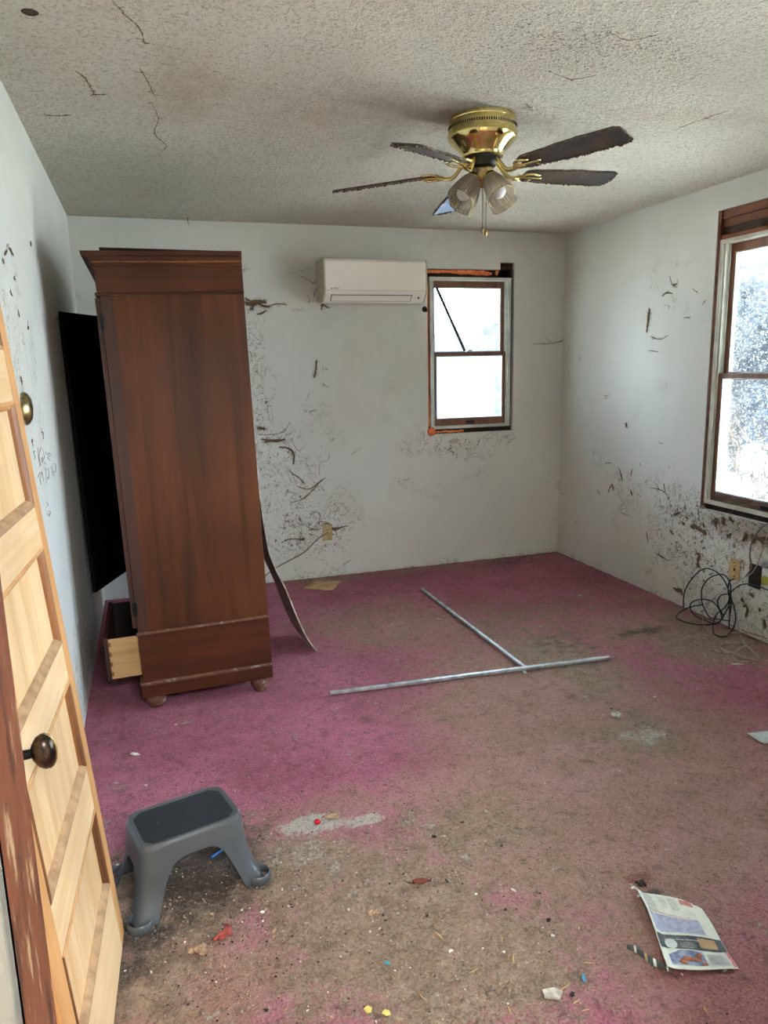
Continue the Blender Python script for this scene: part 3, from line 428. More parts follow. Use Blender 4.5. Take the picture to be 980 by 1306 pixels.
def left_field(y, z):
    d = 0.08 + blob(y, z, 2.6, 1.5, .5, .4, .6) + blob(y, z, 3.3, .2, .9, .3, .8) + blob(y, z, 4.2, .7, .8, .7, .25)
    s = blob(y, z, 3.6, .15, .9, .2, .6) + blob(y, z, 3.25, .6, .2, .3, .3)
    return {'stain': np.stack([d, s, 0 * y, 0 * y + 1], 1)}
def ceil_field(x, y):
    d = 0.18 + blob(x, y, .75, 2.75, .45, .4, .65) + blob(x, y, 1.25, 2.25, .5, .25, .7) + blob(x, y, 1.0, 1.9, .6, .3, .5) + blob(x, y, 1.8, 2.1, .5, .3, .5) + blob(x, y, .3, 2.6, .2, .5, .4)
    s = .17 + blob(x, y, .8, 2.9, .8, .3, .3) + blob(x, y, 1.33, 2.83, .8, .25, .3) + blob(x, y, .2, 2.7, .15, .5, .5) + blob(x, y, 2.2, 2.6, .6, .12, .4) + blob(x, y, 1.6, 3.3, .9, .1, .3) + .5 * np.clip(1 - (YB - y) / .12, 0, 1)
    ye = np.clip((y - 4.2) / .5, 0, 1) * np.clip((1.6 - x) / 1.2, 0, 1) * .7
    return {'stain': np.stack([d, s, ye, 0 * x + 1], 1)}

W1 = (3.53, 2.60, 0.64, 2.30)       # right window rough opening: y far, y near, z low, z high
W2 = (1.93, 1.00, 0.64, 2.30)  # unseen window, added for the daylight it sheds on the pine door
B1 = (1.975, 2.665, 1.00, 2.175)
B1H = (2.55, 2.665, 2.175, 2.227)   # plaster gone above the corner
def carpet_h(x, y):
    return -(mnoise.noise(Vector((x * 9, y * 9, 1))) * .0035 + mnoise.noise(Vector((x * 32, y * 32, 4))) * .0025)
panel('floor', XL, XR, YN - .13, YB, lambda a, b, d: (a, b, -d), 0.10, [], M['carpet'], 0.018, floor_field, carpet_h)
panel('ceiling', XL - .12, XR + .12, YN, YB + .12, lambda a, b, d: (a, b, H + d), 0.12, [], M['ceiling'], 0.04, ceil_field)
panel('wall_back', XL, XR, -.1, H, lambda a, b, d: (a, YB + d, b), 0.12, [B1, B1H], M['wall'], 0.03, back_field)
panel('wall_right', YN, YB + .12, -.1, H, lambda a, b, d: (XR + d, a, b), 0.12, [(W1[1], W1[0], W1[2], W1[3]), (W2[1], W2[0], W2[2], W2[3])], M['wall'], 0.03, right_field)
panel('wall_left', YN, YB + .12, -.1, H, lambda a, b, d: (XL - d, a, b), 0.12, [], M['wall'], 0.03, left_field)
# near wall with the doorway the picture is taken through, and the hall behind it
mb = MB(); mb.box(XL - .12, -.114, YN - .10, YN, -.1, H + .12).box(.86, XR + .12, YN - .10, YN, -.1, H + .12).box(-.114, .86, YN - .10, YN, 2.05, H + .12)
tag(obj('wall_near', mb, M['hall']), kind='structure')
mb = MB(); mb.box(-.122, -.1139, YN - .112, YN + .002, 0, 2.05)
tag(obj('trim_1', mb, M['jamb'], bevel=.002), kind='structure')
mb = MB(); mb.box(-.20, -.1139, YN - .125, YN - .101, 0, 2.1); tag(obj('trim_2', mb, M['jamb_white'], bevel=.003), kind='structure')
mb = MB(); mb.box(-.9, 2.0, -1.6, YN - .13, -.10, 0); tag(obj('hall_floor', mb, M['card']), kind='structure')
mb = MB(); mb.box(-.9, 2.0, -1.7, YN - .10, H, H + .12); tag(obj('hall_ceiling', mb, M['hall']), kind='structure')
mb = MB(); mb.box(-.9, 2.0, -1.7, -1.6, -.1, H); mb.box(-1.0, -.9, -1.7, YN - .10, -.1, H); mb.box(2.0, 2.1, -1.7, YN - .10, -.1, H)
tag(obj('hall_wall', mb, M['hall']), kind='structure')
mb = MB(); mb.prism([(XL - .7, YB + .125), (XR + .125, YB + .125), (XR + .125, YN - .8), (XR + .72, YN - .8), (XR + .72, YB + .72), (XL - .7, YB + .72)], H + .06, H + .18)
tag(obj('added_eave', mb, M['trim_ext']), kind='structure')      # unseen roof overhang, added to keep direct sun out of the windows
# ceiling hole: a dark disc on the surface stands for its shaded depth
mb = MB(); mb.lathe([(.022, 0), (.016, -.003), (.004, -.001)], 14, Matrix.Translation((-.207, 2.34, H - .001))); 
tag(obj('ceiling_hole_disc', mb, M['crack'], origin=(-.207, 2.34, H)), 'small dark hole in the textured ceiling above the pine door', 'hole')

# ------------------------------------------------------------------ windows: local u along wall, w outward, z up
def window(name, T, u0, u1, z0, z1, glassm, low_mat, foam=False, rod=False, liner='liner'):
    """T maps (u, w, z) with w = depth outward from the room face"""
    root = empty(name, T @ Vector(((u0 + u1) / 2, .06, z0))); tag(root, kind='structure')
    inv = Matrix.Translation(-root.location)
    TT = inv @ T
    def part(nm, boxes, mat, par=root, bevel=.0015):
        m = MB()
        for b in boxes: m.box(*b, T=TT)
        return obj(nm, m, mat, par, bevel=bevel)
    g = .022                                                # rough gap
    a0, a1, c0, c1 = u0 + g, u1 - g, z0 + .035, z1 - .055
    ft = .022
    part('gap_lining', [(u0 + .0005, a0, .035, .10, z0 + .0005, z1 - .0005), (a1, u1 - .0005, .035, .10, z0 + .0005, z1 - .0005), (a0, a1, .03, .10, z0 + .0005, c0), (a0, a1, .03, .10, c1, z1 - .0005)], M['crack'], bevel=0)
    part('frame', [(a0, a0 + ft, .005, .125, c0, c1), (a1 - ft, a1, .005, .125, c0, c1), (a0 + ft, a1 - ft, .005, .125, c0, c0 + ft), (a0 + ft, a1 - ft, .005, .125, c1 - ft, c1)], M[liner])
    part('track', [(a0 + ft, a0 + ft + .010, .050, .056, c0 + ft, c1 - ft), (a1 - ft - .010, a1 - ft, .050, .056, c0 + ft, c1 - ft), (a0 + ft, a0 + ft + .012, .018, .022, c0 + ft, c1 - ft), (a1 - ft - .012, a1 - ft, .018, .022, c0 + ft, c1 - ft)], M['liner'], bevel=0)
    s0, s1 = a0 + ft + .002, a1 - ft - .002; zm = (c0 + c1) / 2 + .0; q0, q1 = c0 + ft, c1 - ft
    sw = .030
    def sash(nm, w0, w1, za, zb, bot, top, bm_):
        s_ = part(nm, [(s0, s0 + sw, w0, w1, za, zb), (s1 - sw, s1, w0, w1, za, zb), (s0 + sw, s1 - sw, w0, w1, zb - top, zb)], M['sash'])
        part('bottom_rail', [(s0 + sw, s1 - sw, w0, w1, za, za + bot)], bm_, s_)
        part('pane', [(s0 + sw - .004, s1 - sw + .004, (w0 + w1) / 2 - .002, (w0 + w1) / 2 + .002, za + bot - .004, zb - top + .004)], glassm, s_, bevel=0)
        part('glazing_bead', [(s0 + sw, s0 + sw + .006, w0 + .006, w1 - .006, za + bot, zb - top), (s1 - sw - .006, s1 - sw, w0 + .006, w1 - .006, za + bot, zb - top), (s0 + sw, s1 - sw, w0 + .006, w1 - .006, za + bot, za + bot + .006), (s0 + sw, s1 - sw, w0 + .006, w1 - .006, zb - top - .006, zb - top)], M['liner'], s_, bevel=0)
        return s_
    sash('upper_sash', .060, .088, zm - .012, q1, .028, .045, M['sash'])
    lo = sash('lower_sash', .024, .050, q0, zm + .014, .050, .026, low_mat)
    um = (u0 + u1) / 2
    part('sash_lock', [(um - .03, um + .03, .026, .048, zm + .014, zm + .022), (um - .012, um + .02, .03, .044, zm + .022, zm + .032)], M['silver'])
    part('lift_handle', [(um - .035, um + .035, .016, .024, q0 + .012, q0 + .032), (um - .03, um + .03, .012, .018, q0 + .026, q0 + .032)], M['dark_iron'])
    if rod:
        m = MB(); m.tube([TT @ Vector((s0 + .034, .020, q1 - .050)), TT @ Vector((um - .045, .020, zm + .022))], .011, 8); obj('loose_rod', m, M['rod'], root, smooth=60)
    if foam:
        rnd = random.Random(3)
        def fo(pts, rad, nm='foam_seal'):
            pth = []
            for i in range(len(pts) - 1):
                for k in range(14):
                    p = Vector(pts[i]).lerp(Vector(pts[i + 1]), k / 14); pth.append(TT @ (p + Vector((rnd.uniform(-.002, .002), rnd.uniform(-.004, .002), rnd.uniform(-.004, .004)))))
            m = MB(); m.tube(pth, [rad * rnd.uniform(.55, 1.5) for _ in pth], 9); obj(nm, m, M['foam'], root, smooth=180)
        fo([(u0 + .004, .012, z1 - .015), (u1 - .14, .012, z1 - .026)], .013)
        fo([(u1 - .14, .012, z1 - .03), (u1 - .135, .012, z1 + .004)], .010)
        fo([(u0 + .006, .012, z0 + .06), (u0 + .004, .012, z1 - .03)], .0075)
        fo([(u0 + .06, .012, z0 + .014), (u0 + .30, .012, z0 + .016)], .008)
        m = MB(); m.lathe([(.004, -.03), (.02, -.026), (.03, -.008), (.031, .010), (.024, .026), (.008, .032)], 14, TT @ Matrix.Translation((u0 + .022, .0, z0 + .02))); obj('foam_blob', m, M['foam'], root, smooth=180)
        part('exposed_frame', [(u1 - .1145, u1 - .001, .03, .07, z1 - .055, z1 + .0515)], M['crack'])
    return root
TB = Matrix(((1, 0, 0, 0), (0, 1, 0, YB), (0, 0, 1, 0), (0, 0, 0, 1)))
window('window_1', TB, B1[0], B1[1], B1[2], B1[3], M['glass_haze'], M['sash'], foam=True, rod=True)
TR = Matrix(((0, 1, 0, XR), (1, 0, 0, 0), (0, 0, 1, 0), (0, 0, 0, 1)))
for nm, Wd in (('window_2', W1), ('unseen_window_3', W2)):
    rt = window(nm, TR, Wd[1], Wd[0], Wd[2], Wd[3] - .10, M['glass'], M['sash_low'], liner='liner_dirty')
    inv = Matrix.Translation(-rt.location) @ TR
    m = MB(); m.box(Wd[1] + .001, Wd[0] - .001, .012, .06, Wd[3] - .045, Wd[3] - .001, T=inv).box(Wd[1] + .001, Wd[0] - .001, .022, .06, Wd[3] - .088, Wd[3] - .047, T=inv); obj('header_board', m, M['stud'], rt, bevel=.002)
    m = MB(); m.box(Wd[1] + .001, Wd[0] - .001, .015, .06, Wd[3] - .16, Wd[3] - .13, T=inv); obj('header_strip', m, M['stud'], rt, bevel=.002)
    m = MB(); m.box(Wd[1] + .001, Wd[0] - .001, .035, .08, Wd[3] - .13, Wd[3] - .088, T=inv); obj('torn_gap', m, M['crack'], rt)
    m = MB(); m.box(Wd[0] - .020, Wd[0] - .001, .004, .03, Wd[2] + .02, Wd[3] - .002, T=inv); obj('side_stud', m, M['stud'], rt, bevel=.002)
# blackened, torn plaster edge round the back window (upper right corner where the plaster is gone)
# ------------------------------------------------------------------ wardrobe (leans a little to its front)
LEAN = R(-1.2); WD = 1.18
wr = empty('wardrobe', (-.10, 3.29, .004), (0, LEAN, 0)); WDP = .575
tag(wr, 'tall dark mahogany wardrobe leaning left, with cornice, bun feet and open drawer', 'wardrobe')
for y_ in (0, WD - .022): obj('side_panel', MB().box(.0, WDP, y_, y_ + .022, .13, 1.925), M['wardrobe'], wr, bevel=.002)
m = MB(); m.box(-.0015, .044, -.004, .0, .37, 1.80); obj('front_stile', m, M['wardrobe_edge'], wr, bevel=.001)
for z_ in (.131, .372, 1.80): obj('shelf_board', MB().box(0.002, WDP - .01, .0221, WD - .0221, z_, z_ + .016), M['inside'], wr)
obj('drawer_divider', MB().box(.002, WDP - .01, .58, .60, .1475, .3715), M['inside'], wr)
m = MB(); m.box(WDP - .012, WDP - .004, .022, WD - .022, .40, 1.80); obj('back_board', m, M['inside'], wr)
def skirt(z0, z1, out, nm, mat, y_out=None, back=0.0, bev=.003):
    yo = out if y_out is None else y_out
    m = MB(); m.box(-out, WDP + back, -yo, WD + yo, z0, z1); return obj(nm, m, mat, wr, bevel=bev)
skirt(.062, .122, .014, 'plinth', M['wardrobe_h'], .010)
skirt(.122, .136, .018, 'plinth_moulding', M['wardrobe_dusty'], .014, bev=.005)
m = MB(); m.box(-.004, WDP, -.003, 0.0, .136, .358); obj('lower_side', m, M['wardrobe_h'], wr, bevel=.001)
m = MB(); m.box(-.010, WDP + .002, -.014, -.0, .358, .371); obj('waist_moulding', m, M['wardrobe_dusty'], wr, bevel=.004)
m = MB(); m.box(-.020, WDP, -.012, WD + .012, 1.803, 1.815); obj('frieze_moulding', m, M['wardrobe_h'], wr, bevel=.003)
m = MB(); m.box(-.012, WDP, -.005, WD + .005, 1.8152, 1.918); obj('frieze', m, M['wardrobe_h'], wr, bevel=.001)
for o_, z0_, z1_ in ((.020, 1.916, 1.928), (.028, 1.929, 1.936), (.040, 1.9365, 1.954), (.058, 1.9545, 1.974)):
    m = MB(); yo = .010 + o_ * .30; t0 = o_ - (.012 if o_ in (.040, .028) else .004)
    vs = [(-t0, -yo + .005, z0_), (WDP, -yo + .005, z0_), (WDP, WD + yo, z0_), (-t0, WD + yo, z0_), (-o_, -yo, z1_), (WDP, -yo, z1_), (WDP, WD + yo, z1_), (-o_, WD + yo, z1_)]
    m.add(vs, [(3, 2, 1, 0), (4, 5, 6, 7)] + [(i, (i + 1) % 4, 4 + (i + 1) % 4, 4 + i) for i in range(4)]); obj('cornice_moulding', m, M['wardrobe_h'] if o_ != .028 else M['mould_dark'], wr, bevel=.002)
for fx, fy in ((.045, .045), (WDP - .055, .045), (.045, WD - .045), (WDP - .055, WD - .045)):
    dz = -fx * math.sin(-LEAN) * 1.0 - .004
    m = MB(); m.lathe([(.026, .062), (.040, .054), (.046, .040), (.045, .024), (.036, .010), (.028, dz + .002)][::-1], 20, Matrix.Translation((fx, fy, 0)))
    obj('bun_foot', m, M['wardrobe_dusty'], wr, smooth=60)
# near door, shut; far door swung out to the wall
m = MB(); m.box(-.022, -.002, .004, .585, .39, 1.795); nd = obj('door', m, M['wardrobe_edge'], wr, bevel=.002)
for hz in (.48, 1.70):
    m = MB(); m.tube([(-.008, -.006, hz - .03), (-.008, -.006, hz + .03)], .0045, 8); m.box(-.002, .006, -.0062, -.0042, hz - .03, hz + .03); obj('hinge', m, M['dark_iron'], nd)
m = MB(); m.lathe([(.006, 0), (.006, .012), (.014, .018), (.014, .026), (.006, .030)], 14, Matrix.Translation((-.022, .55, 1.1)) @ Matrix.Rotation(R(-90), 4, 'Y')); obj('knob', m, M['dark_iron'], nd, smooth=50)
dr = empty('open_door', (-.004, WD - .006, 0), (0, 0, R(-21.5))); dr.parent = wr
dw = .555
m = MB(); m.box(-.022, -.002, -dw, -.001, .39, 1.795); obj('door_panel', m, M['black_panel'], dr, bevel=.003)
m = MB()
for b in ((-dw + .05, -dw + .065, .45, 1.74), (-.065, -.05, .45, 1.74)): m.box(-.025, -.022, b[0], b[1], b[2], b[3])
for z in (.45, 1.725): m.box(-.025, -.022, -dw + .05, -.05, z, z + .015)
obj('panel_moulding', m, M['black_panel'], dr, bevel=.001)
# drawers
def drawer(y0, y1, out, nm='drawer'):
    d = empty(nm, (-out, (y0 + y1) / 2, .155)); d.parent = wr; hw = (y1 - y0) / 2; h = .20; L = .42
    m = MB(); m.box(-.001, .018, -hw, hw, 0, h); obj('drawer_front', m, M['wardrobe_edge'], d, bevel=.002)
    ds = obj('drawer_side', MB().box(.018, L, -hw + .004, -hw + .010, .006, h - .008), M['oak'], d, bevel=.001)
    obj('shaded_inner_face', MB().box(.018, L, -hw + .0101, -hw + .016, .006, h - .0085), M['inside'], ds)  # dark sheet: shade inside the drawer put into the colour
    obj('drawer_side', MB().box(.018, L, hw - .016, hw - .004, .006, h - .008), M['inside'], d, bevel=.001)
    for i in range(4): obj('dovetail', MB().box(.018, .028, -hw + .0034, -hw + .0046, .02 + i * .046, .040 + i * .046), M['mould_dark'], ds)
    obj('drawer_bottom', MB().box(.018, L, -hw + .016, hw - .016, .012, .018), M['inside'], d); obj('drawer_back', MB().box(L - .012, L, -hw + .016, hw - .016, .0181, h - .02), M['inside'], d)
    for s_ in (-.5, .5):
        m = MB(); m.lathe([(.005, 0), (.005, .008), (.013, .014), (.013, .02), (.004, .024)], 12, Matrix.Translation((-.001, s_ * hw, .10)) @ Matrix.Rotation(R(-90), 4, 'Y')); obj('drawer_knob', m, M['dark_iron'], d, smooth=50)
drawer(.024, .578, .150); drawer(.602, 1.156, .004)
# board lying on top
m = MB(); m.box(0, .50, 0, .9, 0, .010); 
tb = obj('dark_board', m, M['inside'], bevel=.002, loc=(-.128, 3.34, 1.990), rot=(0, LEAN + R(1.5), 0)); tb.location.z = 1.9915
tag(tb, 'thin dark board lying flat on top of the wardrobe', 'board')

# bowed back board torn loose at the bottom
m = MB(); prof = [(.484, 1.15), (.492, .95), (.508, .80), (.528, .66), (.545, .576), (.577, .476), (.621, .37), (.671, .22), (.724, .085), (.774, .006)]
P_ = [Vector((x, 0, z)) for x, z in spline([(x, z, 0) for x, z in prof], 4) for z in [z]] if False else [Vector((p[0], 0, p[1])) for p in spline([(x, z, 0) for x, z in prof], 4)]
N = len(P_); vs = []
for i, p in enumerate(P_):
    k = i / (N - 1); yn = 3.52 + .18 * min(1, k * 2.2); yf = yn + .26 + .02 * k
    for y in (yn, yf):
        tw = (.0 if y == yn else -.035 * k)
        vs += [(p.x + tw, y, p.z), (p.x + tw + .006, y, p.z + .002)]
fs = []
for i in range(N - 1):
    a, b = i * 4, i * 4 + 4
    fs += [(a, a + 2, b + 2, b), (a + 1, b + 1, b + 3, a + 3), (a, b, b + 1, a + 1), (a + 2, a + 3, b + 3, b + 2)]
fs += [(0, 1, 3, 2), tuple(4 * (N - 1) + i for i in (0, 2, 3, 1))]
m.add(vs, fs)
me_ = obj('bent_board', m, [M['board'], M['board_edge']], smooth=40, origin=(.77, 3.82, .004))
for p in me_.data.polygons:
    if abs(p.normal.y) > .8: p.material_index = 1
tag(me_, 'thin grey-brown board bowing out from behind the wardrobe to the carpet', 'board')

# ------------------------------------------------------------------ pine door leaning against the left wall
F0 = Vector((-.168, 1.904, .006)); ax = Vector((-.057, -.998, 0)).normalized(); az = Vector((-.0752, 0, .997)); az = (az - ax * az.dot(ax)).normalized(); ay = az.cross(ax)
dm = Matrix((ax, ay, az)).transposed().to_4x4(); dm.translation = F0
door = empty('panel_door'); door.matrix_world = dm
tag(door, 'stripped pine five-panel door leaning against the left wall', 'door')
DW_, DH_, TH = .65, 1.945, .035
zs = [(.196, .420), (.532, .772), (.865, 1.109), (1.202, 1.446), (1.557, 1.80)]
m = MB(); m.box(0, .062, -TH, 0, 0, DH_); obj('stile', m, M['pine_orange'], door, bevel=.002)
m = MB(); m.box(DW_ - .085, DW_, -TH, 0, 0, DH_); obj('stile', m, M['pine_orange'], door, bevel=.002)
edges = [0] + [v for z in zs for v in z] + [DH_]
for i in range(0, len(edges), 2):
    m = MB(); m.box(.0621, DW_ - .0851, -TH, -.0004, edges[i], edges[i + 1]); obj('rail', m, M['pine_h'], door)
for (a, b) in zs:
    x0, x1 = .0621, DW_ - .0851; mw = .020
    m = MB(); m.box(x0 + .001, x1 - .001, -.024, -.013, a + .001, b - .001); pn = obj('door_panel', m, M['pine'], door)
    # moulding: a quarter section each side, mitred
    def mould(p, q, inw, nm, mat):
        m = MB(); sec = [(0, .0002), (.18, .0022), (.40, .0020), (.58, -.003), (.72, -.0035), (.85, -.006), (1.0, -.0128)]
        d = (Vector(q) - Vector(p)).normalized(); L = (Vector(q) - Vector(p)).length; n = Vector(inw); vs = []
        for s_, e in ((0, 1), (L, -1)):
            for t_, h in sec:
                pt = Vector(p) + d * (s_ + e * t_ * mw) + n * (t_ * mw); vs.append((pt.x, h, pt.y))
        k = len(sec); m.add(vs, [(i, i + 1, k + i + 1, k + i) for i in range(k - 1)]); return obj(nm, m, mat, pn, smooth=70)
    mould((x0, a), (x1, a), (0, 1), 'moulding', M['mould_dust'])
    mould((x0, b), (x1, b), (0, -1), 'moulding', M['pine_orange'])
    mould((x0, a), (x0, b), (1, 0), 'moulding', M['mould_dark'])
    mould((x1, a), (x1, b), (-1, 0), 'moulding', M['mould_dark'])
kx, kz = .575, .845
Tk = Matrix.Translation((kx, 0, kz)) @ Matrix.Rotation(R(-90), 4, 'X')
m = MB(); m.lathe([(.024, 0), (.024, .003), (.016, .006), (.009, .010), (.008, .028)], 20, Tk); sk = obj('knob_rose', m, M['dark_iron'], door, smooth=40)
m = MB(); m.lathe([(.007, .024), (.014, .028), (.023, .036), (.0265, .046), (.024, .056), (.016, .063), (.006, .066)], 28, Tk @ Matrix.Diagonal((.82, 1.25, 1, 1))); kb = obj('door_knob', m, M['knob'], door, smooth=60)
m = MB(); m.tube([(Tk @ Matrix.Diagonal((.82, 1.25, 1, 1))) @ Vector((0, .0275 * math.sin(a_), .046 + .0205 * math.cos(a_))) for a_ in [R(v) for v in range(-80, 81, 16)]], .0016, 6); obj('knob_ridge', m, M['brass_dull'], kb)
m = MB(); m.lathe([(.0, 0), (.008, 0), (.008, .002), (.0, .002)], 12, Matrix.Translation((kx, 0, kz - .10)) @ Matrix.Rotation(R(-90), 4, 'X') @ Matrix.Diagonal((.7, 1.4, 1, 1))); obj('keyhole', m, M['dark_iron'], door)

# brass dome on the left wall
m = MB(); m.lathe([(.050, 0), (.052, .006), (.047, .014), (.034, .022), (.016, .026), (.002, .027)], 32, Matrix.Rotation(R(90), 4, 'Y'))
o = obj('wall_fixture', m, M['brass_dull'], smooth=50, loc=(XL + .0005, 2.545, 1.400)); tag(o, 'round dull brass dome on the left wall beside the pine door edge', 'wall fixture')

# ------------------------------------------------------------------ step stool
SH = .214
st = empty('step_stool', (.012, 2.068, .002), (0, 0, R(15))); tag(st, 'grey plastic step stool with black ribbed tread beside the pine door', 'step stool')
def sq(th, hx, hy, p=5):
    c, s = math.cos(th), math.sin(th); q = (abs(c) ** p + abs(s) ** p) ** (-1 / p); return hx * c * q, hy * s * q
NT_, NZ_ = 160, 26; vs = []
def arch(th):
    x, y = sq(th, 1, 1, 7); ax_, ay_ = abs(x), abs(y)
    if ay_ > ax_:  k = ax_; top, wdt = .735, .66                 # long side
    else: k = ay_; top, wdt = .62, .58
    return top * max(0, 1 - (k / wdt) ** 4.2) ** .62 if k < wdt else 0.0
for i in range(NT_):
    th = 2 * math.pi * i / NT_; lo = arch(th); cx_, cy_ = sq(th, 1, 1, 6); corner = min(abs(cx_), abs(cy_))
    for j in range(NZ_):
        z = lo + (1 - lo) * j / (NZ_ - 1); q = 1 - z
        fl_ = q * .020 + q ** 3 * .022 + .016 * math.exp(-((z - .06) / .16) ** 2) * corner ** 4 - .007 * math.exp(-((z - .48) / .16) ** 2) * corner ** 3
        rim = .005 * max(0, (z - .95) / .05) ** 2
        hx, hy = .150 + fl_ * 1.05 - rim, .102 + fl_ * .85 - rim
        x, y = sq(th, hx, hy, 7); vs.append((x, y, z * SH))
m = MB(); fs = []
for i in range(NT_):
    k = (i + 1) % NT_
    for j in range(NZ_ - 1): fs.append((i * NZ_ + j, k * NZ_ + j, k * NZ_ + j + 1, i * NZ_ + j + 1))
top = []
for rr_, zz in ((.985, 1.012), (.93, 1.012), (.905, .995), (.5, .995)):
    b = len(vs)
    for i in range(NT_):
        x, y = sq(2 * math.pi * i / NT_, .147 * rr_, .099 - (1 - rr_) * .147 if rr_ > .6 else .05, 7); vs.append((x, y, zz * SH))
    top.append(b)
prev = [i * NZ_ + NZ_ - 1 for i in range(NT_)]
for b in top:
    cur = [b + i for i in range(NT_)]
    fs += [(prev[i], prev[(i + 1) % NT_], cur[(i + 1) % NT_], cur[i]) for i in range(NT_)]; prev = cur
fs.append(tuple(prev)); m.add(vs, fs)
body = obj('body', m, M['stool'], st, smooth=50); sd = body.modifiers.new('shell', 'SOLIDIFY'); sd.thickness = .004; sd.offset = -1
ch_ = .024; hx, hy = .131, .084
m = MB(); m.prism([(-hx + ch_, -hy), (hx - ch_, -hy), (hx, -hy + ch_), (hx, hy - ch_), (hx - ch_, hy), (-hx + ch_, hy), (-hx, hy - ch_), (-hx, -hy + ch_)], SH * .996, SH * 1.006)
obj('tread', m, M['tread'], st, bevel=.001)
for sx in (-1, 1):
    for sy in (-1, 1):
        m = MB(); c0 = Vector((sx * .174, sy * .120, 0)); path = []
        for a_ in range(-105, 106, 15):
            b_ = R(a_) + math.atan2(sy * .8, sx * 1.0); path.append(c0 + Vector((math.cos(b_) * .034, math.sin(b_) * .034, .014)))
        m.tube(path, .0045, 8, flat=3.1, flat_axis=(0, 0, 1)); obj('toe_cup', m, M['stool'], st, smooth=60)

# ------------------------------------------------------------------ ceiling fan
FX, FY = 1.33, 2.83
fan = empty('ceiling_fan', (FX, FY, H)); tag(fan, 'polished brass ceiling fan with five rotted dark blades and four glass shades', 'ceiling fan')
m = MB(); m.lathe([(.118, 0), (.128, -.002), (.130, -.012), (.128, -.018), (.131, -.022), (.131, -.028), (.1315, -.040), (.1315, -.050), (.134, -.056), (.136, -.066), (.135, -.078), (.128, -.088), (.113, -.102), (.096, -.118), (.084, -.130), (.079, -.138), (.079, -.144), (.072, -.146)], 64); obj('motor_housing', m, M['brass'], fan, smooth=40)
m = MB()
for i in range(90):
    th = 2 * math.pi * i / 90; m.box(.1310, .1322, -.0020, .0020, -.046, -.036, Matrix.Rotation(th, 4, 'Z'))
vn = obj('vent_band', m, M['vent'], fan)
m = MB(); m.lathe([(.070, -.138), (.070, -.150), (.060, -.152), (.056, -.156), (.052, -.178), (.030, -.180)], 40); obj('motor_plate', m, M['vent'], fan, smooth=40)
m = MB(); m.lathe([(.030, -.150), (.030, -.180), (.040, -.182), (.044, -.190), (.044, -.222), (.038, -.232), (.020, -.240), (.012, -.252), (.004, -.256)], 8); lk = obj('light_fitter', m, M['brass_dull'], fan, bevel=.001)
angs = [82, 147, 220, 297, 3]; tz = [-.235, -.225, -.232, -.190, -.188]
bl0 = None
for an, z_end in zip(angs, tz):
    hub_z = -.155; b_z = -.200
    slope = math.atan2(-(z_end - b_z), .42)
    bt = Matrix.Rotation(R(an), 4, 'Z')
    arm = MB()
    arm.tube(spline([(.060, 0, hub_z), (.085, 0, hub_z - .022), (.115, 0, -.208), (.145, 0, -.212), (.170, 0, -.203)], 5), .0075, 8, bt, flat=1.4)
    for s_ in (-1, 1):
        arm.tube(spline([(.150, 0, -.211), (.165, s_ * .018, -.208), (.180, s_ * .040, -.205), (.205, s_ * .047, -.2035), (.235, s_ * .040, -.204)], 5), .0048, 8, bt)
    arm.tube(spline([(.165, 0, -.206), (.21, 0, -.2045), (.262, 0, -.2045)], 4), .0050, 8, bt)
    for (bx_, by_) in ((.232, .040), (.232, -.040), (.260, 0)): arm.lathe([(.008, -.002), (.009, 0), (.006, .003)], 10, bt @ Matrix.Translation((bx_, by_, -.204)))
    obj('blade_arm', arm, M['brass'], fan, smooth=60)
    rnd = random.Random(an); Tb = bt @ Matrix.Translation((.185, 0, -.1985)) @ Matrix.Rotation(slope, 4, 'Y') @ Matrix.Rotation(R(-11.5), 4, 'X')
    L = .42; top_, bot_ = [], []
    for k in range(22):
        x = L * k / 21; hw = .040 + .020 * min(1, x / .22) ** .8
        if k == 0: hw = .032
        if k == 21: hw *= .80
        nz = lambda: rnd.uniform(-.0022, .0022)
        top_.append((x, hw + nz())); bot_.append((x, -hw + nz()))
    m = MB(); m.prism(top_ + bot_[::-1], 0, .0055, Tb); bl = obj('blade', m, M['blade'], fan)
    m = MB()
    for side in (top_, bot_, [top_[-1], ((top_[-1][0] + .004), 0), bot_[-1]]):
        pth = []
        for i in range(len(side) - 1):
            for k in range(4):
                x = side[i][0] + (side[i + 1][0] - side[i][0]) * k / 4; y = side[i][1] + (side[i + 1][1] - side[i][1]) * k / 4
                pth.append((x + rnd.uniform(-.001, .001), y + rnd.uniform(-.0015, .0015), rnd.uniform(-.0035, .002)))
        m.tube(pth, [rnd.uniform(.0016, .0045) for _ in pth], 6, Tb)
    obj('peeling_edge', m, M['blade_edge'], bl)
base = math.degrees(math.atan2(-.905, -.425))
